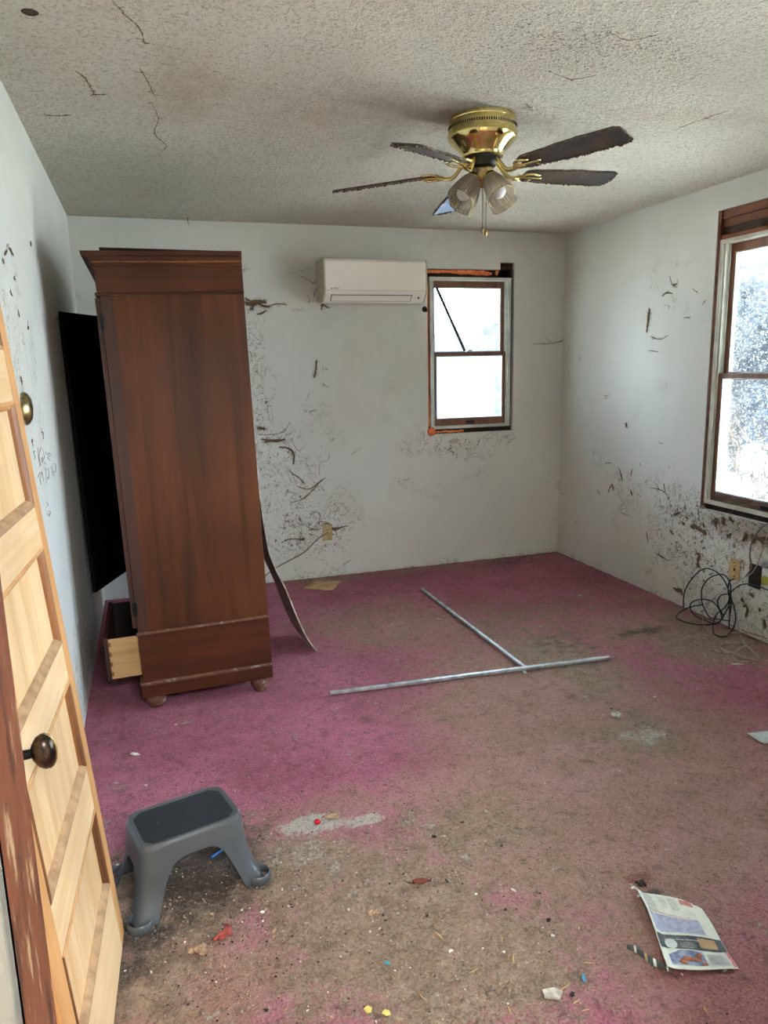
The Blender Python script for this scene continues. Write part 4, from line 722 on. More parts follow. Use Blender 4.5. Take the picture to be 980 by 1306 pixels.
for k in range(4):
    a_ = base + 45 + 90 * k + (-6 if k in (0, 1) else 0)
    Ts = Matrix.Rotation(R(a_), 4, 'Z') @ Matrix.Translation((.040, 0, -.218)) @ Matrix.Rotation(R(180 - 40), 4, 'Y')
    m = MB(); m.lathe([(.012, -.012), (.017, -.004), (.028, .006), (.031, .020), (.029, .024)], 24, Ts); ho = obj('shade_holder', m, M['brass'], fan, smooth=50)
    m = MB(); pr = [(.027, .012), (.034, .026), (.041, .048), (.047, .075), (.051, .100), (.0535, .122)]
    m.lathe(pr + [(a2 - .0034, z2) for a2, z2 in pr[::-1]], 240, Ts, rib=.045, ribs=30, cap0=False, cap1=False); sh = obj('glass_shade', m, M['shade'], fan, smooth=60)
    m = MB(); m.tube([Ts @ Vector((.0525 * math.cos(q), .0525 * math.sin(q), .1225)) for q in [2 * math.pi * i / 40 for i in range(41)]], .0019, 6); obj('shade_rim', m, M['brass_dull'], sh, smooth=60)
    m = MB(); m.lathe([(.013, .02), (.014, .045), (.024, .065), (.029, .085), (.026, .103), (.015, .114), (.002, .117)], 20, Ts); obj('light_bulb', m, M['white_plastic'], sh, smooth=60)
for dx, dy, zl in ((-.008, -.02, -.405), (.006, -.022, -.415)):
    m = MB(); n_ = 40
    m.tube([(dx, dy, -.235), (dx + .002, dy, -.30), (dx, dy, zl)], .0013, 6)
    for i in range(n_): m.lathe([(.0002, -.0018), (.0020, 0), (.0002, .0018)], 6, Matrix.Translation((dx, dy, -.24 + (zl + .24) * i / n_)))
    pc = obj('pull_chain', m, M['brass_dull'], fan)
    m = MB(); m.lathe([(.002, 0), (.006, -.006), (.007, -.014), (.0045, -.022), (.001, -.027)], 12, Matrix.Translation((dx, dy, zl))); obj('chain_fob', m, M['brass_dull'], pc, smooth=60)

# ------------------------------------------------------------------ wall air conditioner
AX0, AX1, AY0, AY1, AZ0, AZ1 = 1.170, 1.892, 4.885, YB - .002, 1.925, 2.200
ac = empty('air_conditioner', ((AX0 + AX1) / 2, YB, AZ0)); tag(ac, 'cream wall-mounted air conditioner unit left of the back window', 'air conditioner')
Ti = Matrix.Translation(-ac.location)
sec = [(AY1, AZ1), (AY0 + .03, AZ1), (AY0 + .010, AZ1 - .006), (AY0, AZ1 - .02), (AY0 - .002, AZ0 + .075), (AY0 + .012, AZ0 + .048), (AY0 + .055, AZ0 + .008), (AY0 + .075, AZ0), (AY1, AZ0 + .01)]
m = MB(); m.prism(sec, AX0 + .012, AX1 - .012, Ti, axis=0); obj('body', m, M['ac'], ac, bevel=.003)
for x0, x1 in ((AX0, AX0 + .0118), (AX1 - .0118, AX1)):
    m = MB(); m.prism([(y, z) for y, z in sec], x0, x1, Ti, axis=0); obj('end_cap', m, M['ac_side'], ac, bevel=.004)
# front panel, flap and slots follow the slanted lower face
def onslant(k): a_, b_ = Vector((0, AY0 + .012, AZ0 + .048)), Vector((0, AY0 + .055, AZ0 + .008)); return a_.lerp(b_, k)
nn = Vector((0, -.68, -.73)).normalized()
def slab(x0, x1, k0, k1, h, nm, mat, par=ac):
    a_, b_ = onslant(k0), onslant(k1); vs = []
    for hh_ in (.0002, h):
        for (x, p) in ((x0, a_), (x1, a_), (x1, b_), (x0, b_)): q = p + nn * hh_; vs.append((x, q.y, q.z))
    m = MB(); m.add(vs, [(0, 1, 2, 3), (4, 7, 6, 5), (0, 4, 5, 1), (1, 5, 6, 2), (2, 6, 7, 3), (3, 7, 4, 0)], Ti); return obj(nm, m, mat, par)
slab(AX0 + .05, AX0 + .615, .02, .98, .0012, 'flap_gap', M['ac_dark'])
slab(AX0 + .055, AX0 + .610, .10, .90, .004, 'flap', M['ac'])
slab(AX0 + .66, AX0 + .672, .3, .55, .002, 'indicator', M['ac_dark'])
m = MB(); m.box(AX0 + .014, AX1 - .014, AY0 - .0028, AY0 - .001, AZ0 + .072, AZ0 + .0745, Ti); obj('panel_seam', m, M['ac_side'], ac)
tx = text_mesh('maker_logo', 'DAIKIN', .013, M['ac_text'], ac, .0002); tx.rotation_euler = (R(90), 0, 0); tx.location = Vector((AX0 + .058, AY0 - .0032, AZ0 + .080)) - ac.location
m = MB(); m.prism([(0, 0), (.010, .0), (0, .010)], AY0 - .0034, AY0 - .003, Matrix.Translation(Vector((AX0 + .044, 0, AZ0 + .080))) if False else Ti @ Matrix.Translation((AX0 + .046, 0, AZ0 + .080)), axis=1); obj('logo_mark', m, M['ac_text'], ac)
# pipe stub under the right end of the unit
m = MB(); m.tube([(1.955, YB - .002, 1.895), (1.955, YB - .022, 1.893), (1.957, YB - .030, 1.880)], .010, 10); m.lathe([(.020, 0), (.021, -.003), (.016, -.006)], 16, Matrix.Translation((1.955, YB - .001, 1.895)) @ Matrix.Rotation(R(90), 4, 'X') @ Matrix.Diagonal((1, 1, -1, 1)) @ Matrix.Rotation(math.pi, 4, 'X'))
o = obj('pipe_stub', m, M['dark_iron'], smooth=50, origin=(1.955, YB, 1.895)); tag(o, 'small dark pipe stub poking from the wall left of the back window', 'pipe')
# ------------------------------------------------------------------ metal tubes on the carpet
def channel(name, p, q, z, label):
    p, q = Vector(p), Vector(q); d = q - p; L = d.length; a = math.atan2(d.y, d.x); m = MB()
    m.prism([(-.011, 0), (.011, 0), (.011, .011), (.008, .0135), (-.008, .0135), (-.011, .011)], 0, L, Matrix.Rotation(R(90), 4, 'Y') @ Matrix.Rotation(R(90), 4, 'Z') if False else Matrix(((0, 0, 1, 0), (1, 0, 0, 0), (0, 1, 0, 0), (0, 0, 0, 1))))
    for k in range(int(L / .2)): m.lathe([(.0025, 0), (.0025, .0006)], 8, Matrix.Translation((.1 + k * .2, 0, .0134)))
    m.cur = 1; m.box(-.0006, .0006, -.009, .009, .002, .011).box(L - .0006, L + .0006, -.009, .009, .002, .011)
    o = obj(name, m, [M['tube'], M['crack']], loc=(p.x, p.y, z), rot=(0, 0, a), bevel=.001); tag(o, label, 'metal rod', 'galvanised rods on the carpet'); return o
channel('metal_rod', (.713, 3.15), (2.163, 3.061), .010, 'longer galvanised rod lying across the room, in front of the other rod')
channel('metal_rod', (1.693, 4.536), (1.704, 3.112), .005, 'galvanised rod pointing to the back wall, its near end at the crossing rod')

# ------------------------------------------------------------------ wall plates and cables
def plate(name, T, label, cat, mat, wdt=.07, hgt=.115, outlet=True):
    e = empty(name); e.matrix_world = T; tag(e, label, cat)
    m = MB(); m.box(-wdt / 2, wdt / 2, -hgt / 2, hgt / 2, 0, .006); obj('cover', m, mat, e, bevel=.002)
    if outlet:
        for s_ in (-.02, .02):
            sk = obj('socket', MB().lathe([(.014, .0061), (.014, .0072), (.0135, .0074)], 20, Matrix.Translation((0, s_, 0))), mat, e)
            for q in (-1, 1): obj('slot', MB().box(q * .0055 - .001, q * .0055 + .001, s_ - .004, s_ + .005, .0074, .0078), M['crack'], sk)
    else: obj('hole', MB().lathe([(.008, .006), (.008, .0066)], 14), M['crack'], e)
    for s_ in ((0,) if outlet else (-.04, .04)): obj('screw', MB().lathe([(.004, .006), (.004, .0075), (.001, .008)], 10, Matrix.Translation((0, s_, 0))), M['dark_iron'], e)
    return e
def face(loc, nx):   # local z -> room-ward normal nx, local y -> up
    n = Vector(nx); up = Vector((0, 0, 1)); x = up.cross(n); mm = Matrix((x, up, n)).transposed().to_4x4(); mm.translation = loc; return mm
plate('wall_outlet', face((1.183, YB - .0008, .33), (0, -1, 0)), 'small cream outlet plate on the back wall with a cable plugged in', 'outlet', M['plate'])
plate('wall_plate', face((XR - .0008, 3.222, .343), (-1, 0, 0)), 'cream cable plate on the right wall, beside the black outlet', 'wall plate', M['plate'], .074, outlet=False)
plate('wall_outlet', face((XR - .0008, 3.076, .343), (-1, 0, 0)), 'black outlet box right of the cream plate on the right wall', 'outlet', M['plate_black'], .084, .13)
def cable(name, key, rad, mat, label, n=8, group=None):
    m = MB(); pts = CABLES[key]; m.tube(spline(pts, n), rad, 8); o = obj(name, m, mat, smooth=180, origin=tuple(pts[-1])); tag(o, label, 'cable', group); return o
for k, lb in (('coil_a', 'tallest standing loops of the black coiled cable against the right wall'), ('coil_b', 'inner small loops of the black coiled cable by the right wall'), ('coil_c', 'black cable loop lying lowest on the carpet edge by the right wall')):
    cable('coax_cable', k, .0036, M['cable_black'], lb, group='black coiled cable by the right wall')
cable('coax_cable', 'lead_black', .0036, M['cable_black'], 'black cable running right from the coil past the black outlet')
cable('power_cord', 'cord_grey', .0042, M['cable_grey'], 'thick grey cord rising from the black outlet toward the window')
cable('thin_wire', 'cord_thin', .0022, M['cable_white'], 'thin pale wire draped from the window across the cream plate to the carpet')
cable('thin_wire', 'cord_floor', .0026, M['cable_white'], 'thin white wire looped on the carpet below the black outlet')
cable('thin_wire', 'cord_edge', .0026, M['cable_white'], 'thin white wire along the foot of the right wall')
cable('thin_wire', 'cord_orange', .0030, M['cable_orange'], 'short orange wire at the foot of the right wall')
cable('power_cord', 'bcord', .0042, M['cable_grey'], 'brown cord from the back wall outlet down behind the wardrobe')
fr = empty('air_freshener', (XR - .0008, 2.978, .325)); tag(fr, 'plug-in air freshener with yellow-green liquid on the right wall, at the photo edge', 'air freshener')
m = MB(); m.box(-.03, 0, -.028, .028, .045, .095); obj('plug_body', m, M['white_plastic'], fr, bevel=.006)
m = MB(); m.lathe([(.024, .095), (.026, .10), (.024, .125), (.016, .13)], 20, Matrix.Translation((-.028, 0, 0))); obj('cap', m, M['silver'], fr, smooth=50)
m = MB(); m.lathe([(.006, .0), (.020, .004), (.024, .02), (.023, .04), (.012, .046)], 20, Matrix.Translation((-.026, 0, 0))); obj('bottle', m, M['jar_green'], fr, smooth=50)

# ------------------------------------------------------------------ brown web dust and mud trails on walls and ceiling
def web(name, key, surf, label, px2m=.0028, seed=1, nrm=(0, 0, 1)):
    name_hairless = key in ('web_right', 'web_left'); rnd = random.Random(seed); m = MB(); n3 = Vector(nrm); off = [abs(v) for v in nrm].index(1)
    def put(q): 
        p = list(surf(*q)); return Vector(p)
    for pts, wd in WEBS[key]:
        P = [put(q) for q in pts]
        if len(P) < 2: continue
        L = spline(P, 7); wdt = wd * .00062
        if wd >= 8: reps = 14
        elif wd >= 5: reps = 7
        elif wd >= 3: reps = 2
        else: reps = 1
        t1 = [Vector((rnd.uniform(-1, 1), rnd.uniform(-1, 1), rnd.uniform(-1, 1))) for _ in range(reps)]
        for k in range(reps):
            path = []; rr_ = []; ph = rnd.uniform(0, 6); sp_ = wdt * (0 if k == 0 else 1.1)
            for i, p in enumerate(L):
                j = Vector((rnd.uniform(-1, 1), rnd.uniform(-1, 1), rnd.uniform(-1, 1))) * (.0022 + sp_ * .5) + t1[k] * sp_ * math.sin(i * .5 + ph)
                j -= n3 * j.dot(n3); path.append(p + j + n3 * (.0006 + .001 * rnd.random()))
                e = min(i, len(L) - 1 - i) / max(1, len(L) - 1) * 2
                rr_.append(max(.0005, wdt * (.35 + .75 * e ** .6) * rnd.uniform(.5, 1.2) * (1 if k == 0 else .35)))
            m.tube(path, rr_, 5)
        for k in range(int(wd * .5) if name_hairless else int(2 + wd * 1.6)):                   # loose strands
            p = rnd.choice(L); a_ = rnd.uniform(0, 6.28); path = []; q = p.copy()
            n_ = rnd.choice((5, 7, 10))
            for i in range(n_):
                a_ += rnd.uniform(-.9, .9); e1 = n3.orthogonal().normalized(); e2 = n3.cross(e1)
                path.append(q + n3 * .0008); q = q + (e1 * math.cos(a_) + e2 * math.sin(a_)) * rnd.uniform(.002, .003 + wd * .0006)
            m.tube(path, [rnd.choice((.0007, .001, .0018)) * (1 - .7 * i / n_) for i in range(len(path))], 4)
    o = obj(name, m, M['web'], origin=tuple(put(WEBS[key][0][0][0]))); tag(o, label, 'cobweb', kind='stuff'); return o
onb = lambda a, b: (a, YB - .0012, b)
web('cobweb', 'web_high', onb, 'brown dusty cobwebs on the back wall between wardrobe top and air conditioner', seed=3, nrm=(0, -1, 0))
web('cobweb', 'web_mid', onb, 'brown cobweb and mud trails on the back wall beside the wardrobe and above the outlet', seed=5, nrm=(0, -1, 0))
web('cobweb', 'web_corner', onb, 'cobweb strands on the back wall at the right corner', seed=6, nrm=(0, -1, 0))
web('cobweb', 'web_right', lambda a, b: (XR - .0012, a, b), 'brown specks and trails scattered over the right wall beside the window', seed=8, nrm=(-1, 0, 0))
web('cobweb', 'web_ceiling', lambda a, b: (a, b, H - .0012), 'thin brown trails hanging on the textured ceiling', seed=9, nrm=(0, 0, -1))
web('cobweb', 'web_left', lambda a, b: (XL + .0012, a, b), 'small brown marks on the left wall above the pine door', seed=11, nrm=(1, 0, 0))
for lo_, hi_, lb in ((0, 7, 'upper line of scrawled dark handwriting on the left wall'), (7, 14, 'second line of scrawled handwriting with numbers on the left wall'), (14, 17, 'small dark scribble on the left wall below the two written lines')):
    m = MB()
    for s_ in INK[lo_:hi_]: m.tube(spline([(XL + .0008, p[0], p[1]) for p in s_], 5), .0008, 4)
    o = obj('wall_handwriting', m, M['ink'], origin=(XL, INK[lo_][0][0], INK[lo_][0][1])); tag(o, lb, 'handwriting')
m = MB(); m.tube([(.345, 5.02, H - .001), (.346, 5.02, H - .03), (.350, 5.018, H - .05)], [.003, .002, .0006], 6); o = obj('hanging_strand', m, M['web'], origin=(.345, 5.02, H)); tag(o, 'dusty strand hanging from the ceiling above the wardrobe', 'strand')

# ------------------------------------------------------------------ newspaper
nA = Vector((1.236, 1.578)); nB = Vector((1.372, 1.478)); nC = Vector((1.302, 1.254)); nD = Vector((1.128, 1.306))
def npos(a, b, h=0.0):
    """a across 0..1 left to right, b 0..1 top to bottom"""
    p = (nA.lerp(nB, a)).lerp(nD.lerp(nC, a), b)
    p = p + Vector((-.012, -.006)) * math.sin(b * math.pi) * -1.0 * (1 - a)
    z = .004 + .014 * max(0, .12 - a) / .12 * (1 - b * .6) + .005 * math.sin(b * 5 + a * 3) ** 2 + .010 * max(0, b - .85) / .15 * (1 - a)
    return (p.x, p.y, z + h)
news = empty('newspaper', (1.25, 1.40, 0)); tag(news, 'torn crumpled newspaper page with a food photograph lying on the carpet', 'newspaper')
Tn = Matrix.Translation(-news.location)
def npatch(nm, a0, a1, b0, b1, h, mat, par, na=10, nb=10, cut=None, thick=False):
    m = MB(); vs = []; fs = []
    for j in range(nb + 1):
        for i in range(na + 1): vs.append(npos(a0 + (a1 - a0) * i / na, b0 + (b1 - b0) * j / nb, h))
    for j in range(nb):
        for i in range(na):
            if cut and cut(a0 + (a1 - a0) * (i + .5) / na, b0 + (b1 - b0) * (j + .5) / nb): continue
            fs.append((j * (na + 1) + i, j * (na + 1) + i + 1, (j + 1) * (na + 1) + i + 1, (j + 1) * (na + 1) + i))
    m.add(vs, fs, Tn); o = obj(nm, m, mat, par, smooth=180)
    if thick: s_ = o.modifiers.new('thickness', 'SOLIDIFY'); s_.thickness = .0006; s_.offset = -1
    return o
sheet = npatch('sheet', 0, 1, 0, 1, 0, M['paper'], news, 34, 40, lambda a, b: (a - .72) / .28 - (b / .07) > 0 and b < .07, True)
npatch('headline_band', .04, .80, .325, .55, .0012, M['print_blue'], news)
npatch('dark_band', .02, .99, .585, .76, .0012, M['print_dark'], news)
npatch('food_picture', .10, .62, .77, .95, .0012, M['print_navy'], news, 40, 40, cut=lambda a, b: (b - .77) / .18 < (.30 - a) * 1.6)
npatch('text_box', .66, .93, .79, .96, .0012, M['paper_grey'], news)
npatch('cup_picture', .10, .28, .63, .76, .0016, M['paper_grey'], news, 30, 30, cut=lambda a, b: ((a - .19) / .09) ** 2 + ((b - .70) / .06) ** 2 > 1)
npatch('table_box', .62, .88, .61, .73, .0016, M['card'], news)
npatch('red_corner', .66, .86, .02, .10, .0010, M['print_red'], news, 30, 30, cut=lambda a, b: (b - .02) / .08 > 1.0 - (.86 - a) * .6 or (a - .70) / .28 - b / .07 > 0)
npatch('red_edge', .95, 1.0, .76, .98, .0014, M['print_red'], news)
rnd = random.Random(12); m = MB()
for k in range(11):
    a_, b_ = rnd.uniform(.22, .58), rnd.uniform(.80, .93); ra, rb = rnd.uniform(.045, .065), rnd.uniform(.018, .03)
    m.add([npos(a_ + ra * math.cos(q) * rnd.uniform(.8, 1.1), b_ + rb * math.sin(q), .0018 + .00008 * k) for q in [i * math.pi / 5 for i in range(10)]], [tuple(range(10))], Tn)
obj('food_slice', m, M['print_food'], news)
m = MB()
for i in range(11):
    for c0, c1 in ((.06, .24), (.30, .44), (.47, .62)):
        if i < 7 or c0 == .06: b_ = .05 + i * .024; m.add([npos(c0, b_, .001), npos(c1 - rnd.uniform(0, .05), b_, .001), npos(c1 - .03, b_ + .008, .001), npos(c0, b_ + .008, .001)], [(0, 1, 2, 3)], Tn)
obj('small_print', m, M['print_text'], news); m = MB()
for i in range(7): b_ = .81 + i * .02; m.add([npos(.68, b_, .0018), npos(.90 - rnd.uniform(0, .06), b_, .0018), npos(.88, b_ + .007, .0018), npos(.68, b_ + .007, .0018)], [(0, 1, 2, 3)], Tn)
obj('small_print', m, M['print_text'], news); m = MB()
for i in range(4): b_ = .68 + i * .018; m.add([npos(.32, b_, .0018), npos(.58 - rnd.uniform(0, .06), b_, .0018), npos(.56, b_ + .006, .0018), npos(.32, b_ + .006, .0018)], [(0, 1, 2, 3)], Tn)
obj('small_print', m, M['print_text'], news)
def ntext(nm, s, a0, a1, b, hgt, mat, h):
    o = text_mesh(nm, s, 1.0, mat, news); co = [v.co.copy() for v in o.data.vertices]; x1 = max(c.x for c in co)
    for v, c in zip(o.data.vertices, co):
        a_ = a0 + (a1 - a0) * c.x / x1; b_ = b - hgt * c.y; v.co = Tn @ Vector(npos(a_, b_, h))
    return o
ntext('headline', 'Dirty meat-savers, dry rub', .05, .70, .315, .05, M['print_red'], .0016)
ntext('caption', 'and Meat, Sausage, Cheese Bake', .12, .64, .655, .030, M['print_white'], .0020)
S_ = SPOTS['news_strip']; m = MB(); pts = [Vector((p[0], p[1], .012 + .006 * math.sin(i * 1.3))) for i, p in enumerate(S_)]
pp = spline(pts, 5); vs = []
for i, p in enumerate(pp):
    wv_ = .010 * math.sin(math.pi * min(1, (i + 2) / len(pp))); vs += [(p.x + wv_ * .5, p.y + wv_, p.z + .003), (p.x - wv_ * .3, p.y - wv_ * .6, p.z - .005)]
m.add(vs, [(2 * i, 2 * i + 1, 2 * i + 3, 2 * i + 2) for i in range(len(pp) - 1)], Tn); o = obj('torn_strip', m, [M['print_dark'], M['paper'], M['card']], news, smooth=180)
for i, p in enumerate(o.data.polygons): p.material_index = (0, 0, 0, 0, 1, 0, 0, 0, 2, 0, 0, 1)[i % 12]
s_ = o.modifiers.new('thickness', 'SOLIDIFY'); s_.thickness = .0006

# ------------------------------------------------------------------ other papers and larger litter
def flat_piece(name, pts, z, mat, label, cat, warp=.004, th=.0008, group=None, seed=0):
    rnd = random.Random(seed + 5); c = Vector((sum(p[0] for p in pts) / len(pts), sum(p[1] for p in pts) / len(pts)))
    m = MB(); n = 6; q = [Vector(p[:2]) - c for p in pts]; k = len(q); vs = [(0, 0, warp * .6)]
    ring = []
    for i in range(k):
        for s_ in range(4): ring.append(q[i].lerp(q[(i + 1) % k], s_ / 4))
    R_ = len(ring)
    for f_ in (.5, 1.0):
        for p in ring: vs.append((p.x * f_, p.y * f_, rnd.uniform(0, warp) if f_ == 1 else warp * .7))
    fs = [(0, 1 + i, 1 + (i + 1) % R_) for i in range(R_)] + [(1 + i, 1 + R_ + i, 1 + R_ + (i + 1) % R_, 1 + (i + 1) % R_) for i in range(R_)]
    m.add(vs, fs); o = obj(name, m, mat, smooth=60, loc=(c.x, c.y, z)); s_ = o.modifiers.new('thickness', 'SOLIDIFY'); s_.thickness = th; s_.offset = 0
    tag(o, label, cat, group); return o
flat_piece('paper_sheet', SPOTS['paper_r'], .004, M['paper_grey'], 'white sheet of paper on the carpet, cut by the right edge of the photo', 'paper')
flat_piece('cardboard_piece', SPOTS['card'], .004, M['card'], 'square of tan cardboard on the carpet near the back wall outlet', 'cardboard', .006, .002)
lf = MB(); pr = []
for k in range(9): t_ = k / 8; wdt = .013 * math.sin(math.pi * min(1, t_ * .9 + .08)); pr.append((t_, wdt))
vs = []
for t_, wdt in pr: vs += [(-.028 + .056 * t_, -wdt, .010 * abs(t_ - .5) + .007), (-.028 + .056 * t_, 0, .001 + .004 * t_), (-.028 + .056 * t_, wdt, .012 - .004 * t_)]
lf.add(vs, [(3 * i + a, 3 * i + a + 1, 3 * i + a + 4, 3 * i + a + 3) for i in range(8) for a in (0, 1)])
o = obj('dead_leaf', lf, M['leaf'], smooth=40, loc=(.667, 1.815, .003), rot=(0, 0, R(-12))); tag(o, 'curled dark reddish-brown dead leaf on the stained carpet in the middle foreground', 'leaf'); s_ = o.modifiers.new('thickness', 'SOLIDIFY'); s_.thickness = .0008
m = MB(); m.tube([(-.026, 0, .004), (-.040, .006, .003), (-.052, .016, .003)], [.0012, .001, .0008], 6); obj('stem', m, M['dark_bit'], o)
m = MB(); m.lathe([(.008, 0), (.010, .004), (.009, .012), (.005, .018), (.002, .020)], 14, Matrix.Rotation(R(70), 4, 'X') @ Matrix.Rotation(R(0), 4, 'Z')); o = obj('red_cap', m, M['red'], smooth=50, loc=(.434, 2.205, .010), rot=(0, 0, R(50))); tag(o, 'small bright red plastic cap on the white dusty patch', 'cap')
flat_piece('leaf_flake', [(.455, 2.225), (.505, 2.245), (.540, 2.215), (.500, 2.205)], .005, M['tan'], 'dry tan leaf next to the red cap', 'leaf', .008)
flat_piece('paper_scrap', [(.058, 1.782), (.085, 1.80), (.095, 1.825), (.112, 1.826), (.112, 1.79), (.09, 1.776)], .006, M['red_dull'], 'crumpled red paper scrap on the dirty carpet in front of the step stool', 'paper scrap', .014)
def clump(name, loc, size, mat, label, cat, n=9, seed=1, group=None):
    rnd = random.Random(seed); m = MB()
    for i in range(n):
        rr_ = size * rnd.uniform(.25, .5); c = Vector((rnd.uniform(-1, 1) * size * .7, rnd.uniform(-1, 1) * size * .6, rr_ * .45))
        m.lathe([(rr_ * .2, -rr_ * .5), (rr_ * .8, -rr_ * .3), (rr_, 0), (rr_ * .7, rr_ * .35), (rr_ * .15, rr_ * .5)], 7, Matrix.Translation(c) @ Matrix.Rotation(rnd.uniform(0, 3), 4, 'Z') @ Matrix.Rotation(rnd.uniform(-.5, .5), 4, 'X'))
    o = obj(name, m, mat, smooth=30, loc=(loc[0], loc[1], .002)); tag(o, label, cat, group); return o
clump('fluff_ball', (.014, 1.773), .026, M['tan'], 'tan wad of fluff on the carpet near the red scrap', 'fluff', 12, 2)
clump('plaster_lump', (1.243, 1.590), .012, M['chip'], 'white lump at the top left corner of the newspaper', 'plaster lump', 5, 3)
clump('soot_clump', (1.272, 1.600), .016, M['dark_bit'], 'black fuzzy clump on the carpet just behind the newspaper', 'clump', 10, 4)
clump('plaster_heap', (1.83, 2.52), .030, M['plaster'], 'pale broken plaster bits in the grey patch on the carpet right of centre', 'plaster', 12, 6)
clump('fluff_ball', (.50, 1.745), .020, M['tan'], 'pale brown crumb cluster left of the dead leaf', 'crumbs', 9, 7)
clump('grey_rag', (.80, 4.62), .020, M['plaster'], 'pale crumpled bit on the carpet in front of the cardboard piece', 'scrap', 7, 17)
m = MB(); m.tube([(0, 0, 0), (.06, .045, 0)], .005, 8); o = obj('blue_pen', m, M['blue'], smooth=50, loc=(.085, 2.14, .007)); tag(o, 'blue plastic pen on the carpet under the step stool', 'pen')
def chip(name, xy, sx, sy, mat, label, cat, group=None, seed=0, h=.0025):
    rnd = random.Random(seed); m = MB(); k = 5; poly = [(sx * math.cos(i * 2 * math.pi / k + .3) * rnd.uniform(.75, 1.15), sy * math.sin(i * 2 * math.pi / k + .3) * rnd.uniform(.75, 1.15)) for i in range(k)]
    m.prism(poly, 0, h); o = obj(name, m, mat, loc=(xy[0], xy[1], .0035), rot=(rnd.uniform(-.2, .2), rnd.uniform(-.2, .2), rnd.uniform(0, 6.28))); tag(o, label, cat, group); return o
chip('yellow_paper', (.392, 1.446), .013, .011, M['yellow'], 'left one of two yellow paper squares at the bottom of the photo', 'paper scrap', seed=1)
chip('yellow_paper', (.430, 1.424), .010, .010, M['yellow'], 'right one of two yellow paper squares at the bottom of the photo', 'paper scrap', seed=2)
chip('blue_bit', (.478, 1.565), .012, .004, M['cyan'], 'tiny light blue plastic bit on the brown carpet below the leaf', 'plastic bit', seed=3)
chip('blue_bit', (.925, 1.36), .014, .005, M['cyan'], 'pale blue plastic strip near the bottom edge of the photo', 'plastic bit', seed=4)
chip('dark_disc', (.783, 2.009), .009, .009, M['dark_bit'], 'small dark disc on the carpet up from the dead leaf', 'disc', seed=5)
chip('cream_shred', (.83, 1.345), .018, .030, M['plaster'], 'cream shred of foam at the bottom edge of the photo', 'shred', seed=6, h=.005)
chip('white_tag', (-.15, 2.90), .012, .020, M['chip'], 'small white tag on the carpet beside the far edge of the pine door', 'tag', seed=9)
chip('glass_shard', (1.690, 3.085), .045, .012, M['paper_grey'], 'grey flake beside the crossing of the two rods', 'flake', seed=8)
chip('white_pen', (2.72, 2.78), .045, .006, M['chip'], 'white stick on the carpet below the cable coil', 'stick', seed=10, h=.006)
rnd = random.Random(77); bits = SPOTS['bits']
def scatter(key, name, mat, sx, sy, label, cat, group):
    first = [chip(name, (0, 0), sx * q, sy * q2, mat, label, cat, group, seed=20 + i) for i, (q, q2) in enumerate(((1, 1), (.8, .5), (1.25, .45)))]
    for i, (x, y) in enumerate(bits[key]):
        o = first[i] if i < 3 else first[i % 3].copy()
        if i >= 3: COL.objects.link(o)
        s_ = rnd.uniform(.7, 1.25); o.scale = (s_, s_, 1); o.location = (x, y, .0035); o.rotation_euler = (rnd.uniform(-.2, .2), rnd.uniform(-.2, .2), rnd.uniform(0, 6.28))
scatter('chip', 'paint_chip', M['chip'], .0065, .005, 'one of the tiny white paint chips strewn over the carpet', 'paint chip', 'white paint chips on the carpet')
scatter('plaster', 'plaster_crumb', M['plaster'], .016, .009, 'one of the pale plaster crumbs below the cable coil', 'plaster crumb', 'plaster crumbs by the right wall')
scatter('straw', 'straw_splinter', M['straw'], .014, .0022, 'one of the tan splinters on the brown carpet in the foreground', 'splinter', 'tan splinters in the foreground')
scatter('crumb', 'tan_crumb', M['tan'], .007, .005, 'one of the tan crumbs on the dirty carpet around the step stool', 'crumb', 'tan crumbs around the step stool')
scatter('dark', 'dark_crumb', M['dark_bit'], .007, .005, 'one of the dark crumbs on the carpet', 'crumb', 'dark crumbs on the carpet')
scatter('far', 'debris_flake', M['plaster'], .013, .009, 'one of the pale debris flakes on the far part of the carpet', 'flake', 'pale flakes on the far carpet')
# fine dirt nobody could count
m = MB(); rnd = random.Random(5)
for k in range(5200):
    i = rnd.choice([0, 0, 1, 1, 2, 3, 4]); cx_, cy_, sx_, sy_ = ((.13, 2.0, .20, .30), (.55, 1.75, .42, .35), (2.75, 2.95, .25, .30), (1.4, 1.6, .7, .5), (1.2, 4.2, .9, .7))[i]
    x, y = rnd.gauss(cx_, sx_), rnd.gauss(cy_, sy_)
    if not (-.15 < x < XR - .03 and .9 < y < YB - .03): continue
    if x < -.10 and y < 1.95 or (1.05 < x < 1.40 and 1.22 < y < 1.62): continue
    l_ = rnd.uniform(.0012, .0045); wdt = l_ * rnd.choice((.25, .6, 1.0)); a_ = rnd.uniform(0, 3.14); z = .0045 + rnd.uniform(0, .002); m.cur = rnd.choice([0, 1, 1, 2, 2, 3])
    T_ = Matrix.Translation((x, y, z)) @ Matrix.Rotation(a_, 4, 'Z') @ Matrix.Rotation(rnd.uniform(-.5, .5), 4, 'X')
    m.add([(-l_, 0, 0), (0, -wdt, 0), (l_, 0, 0), (0, wdt, 0), (0, 0, wdt * .5)], [(0, 1, 4), (1, 2, 4), (2, 3, 4), (3, 0, 4), (3, 2, 1, 0)], T_)
o = obj('floor_dirt', m, [M['chip'], M['tan'], M['dark_bit'], M['straw']]); tag(o, 'fine crumbs and grit strewn over the stained carpet', 'dirt', kind='stuff')

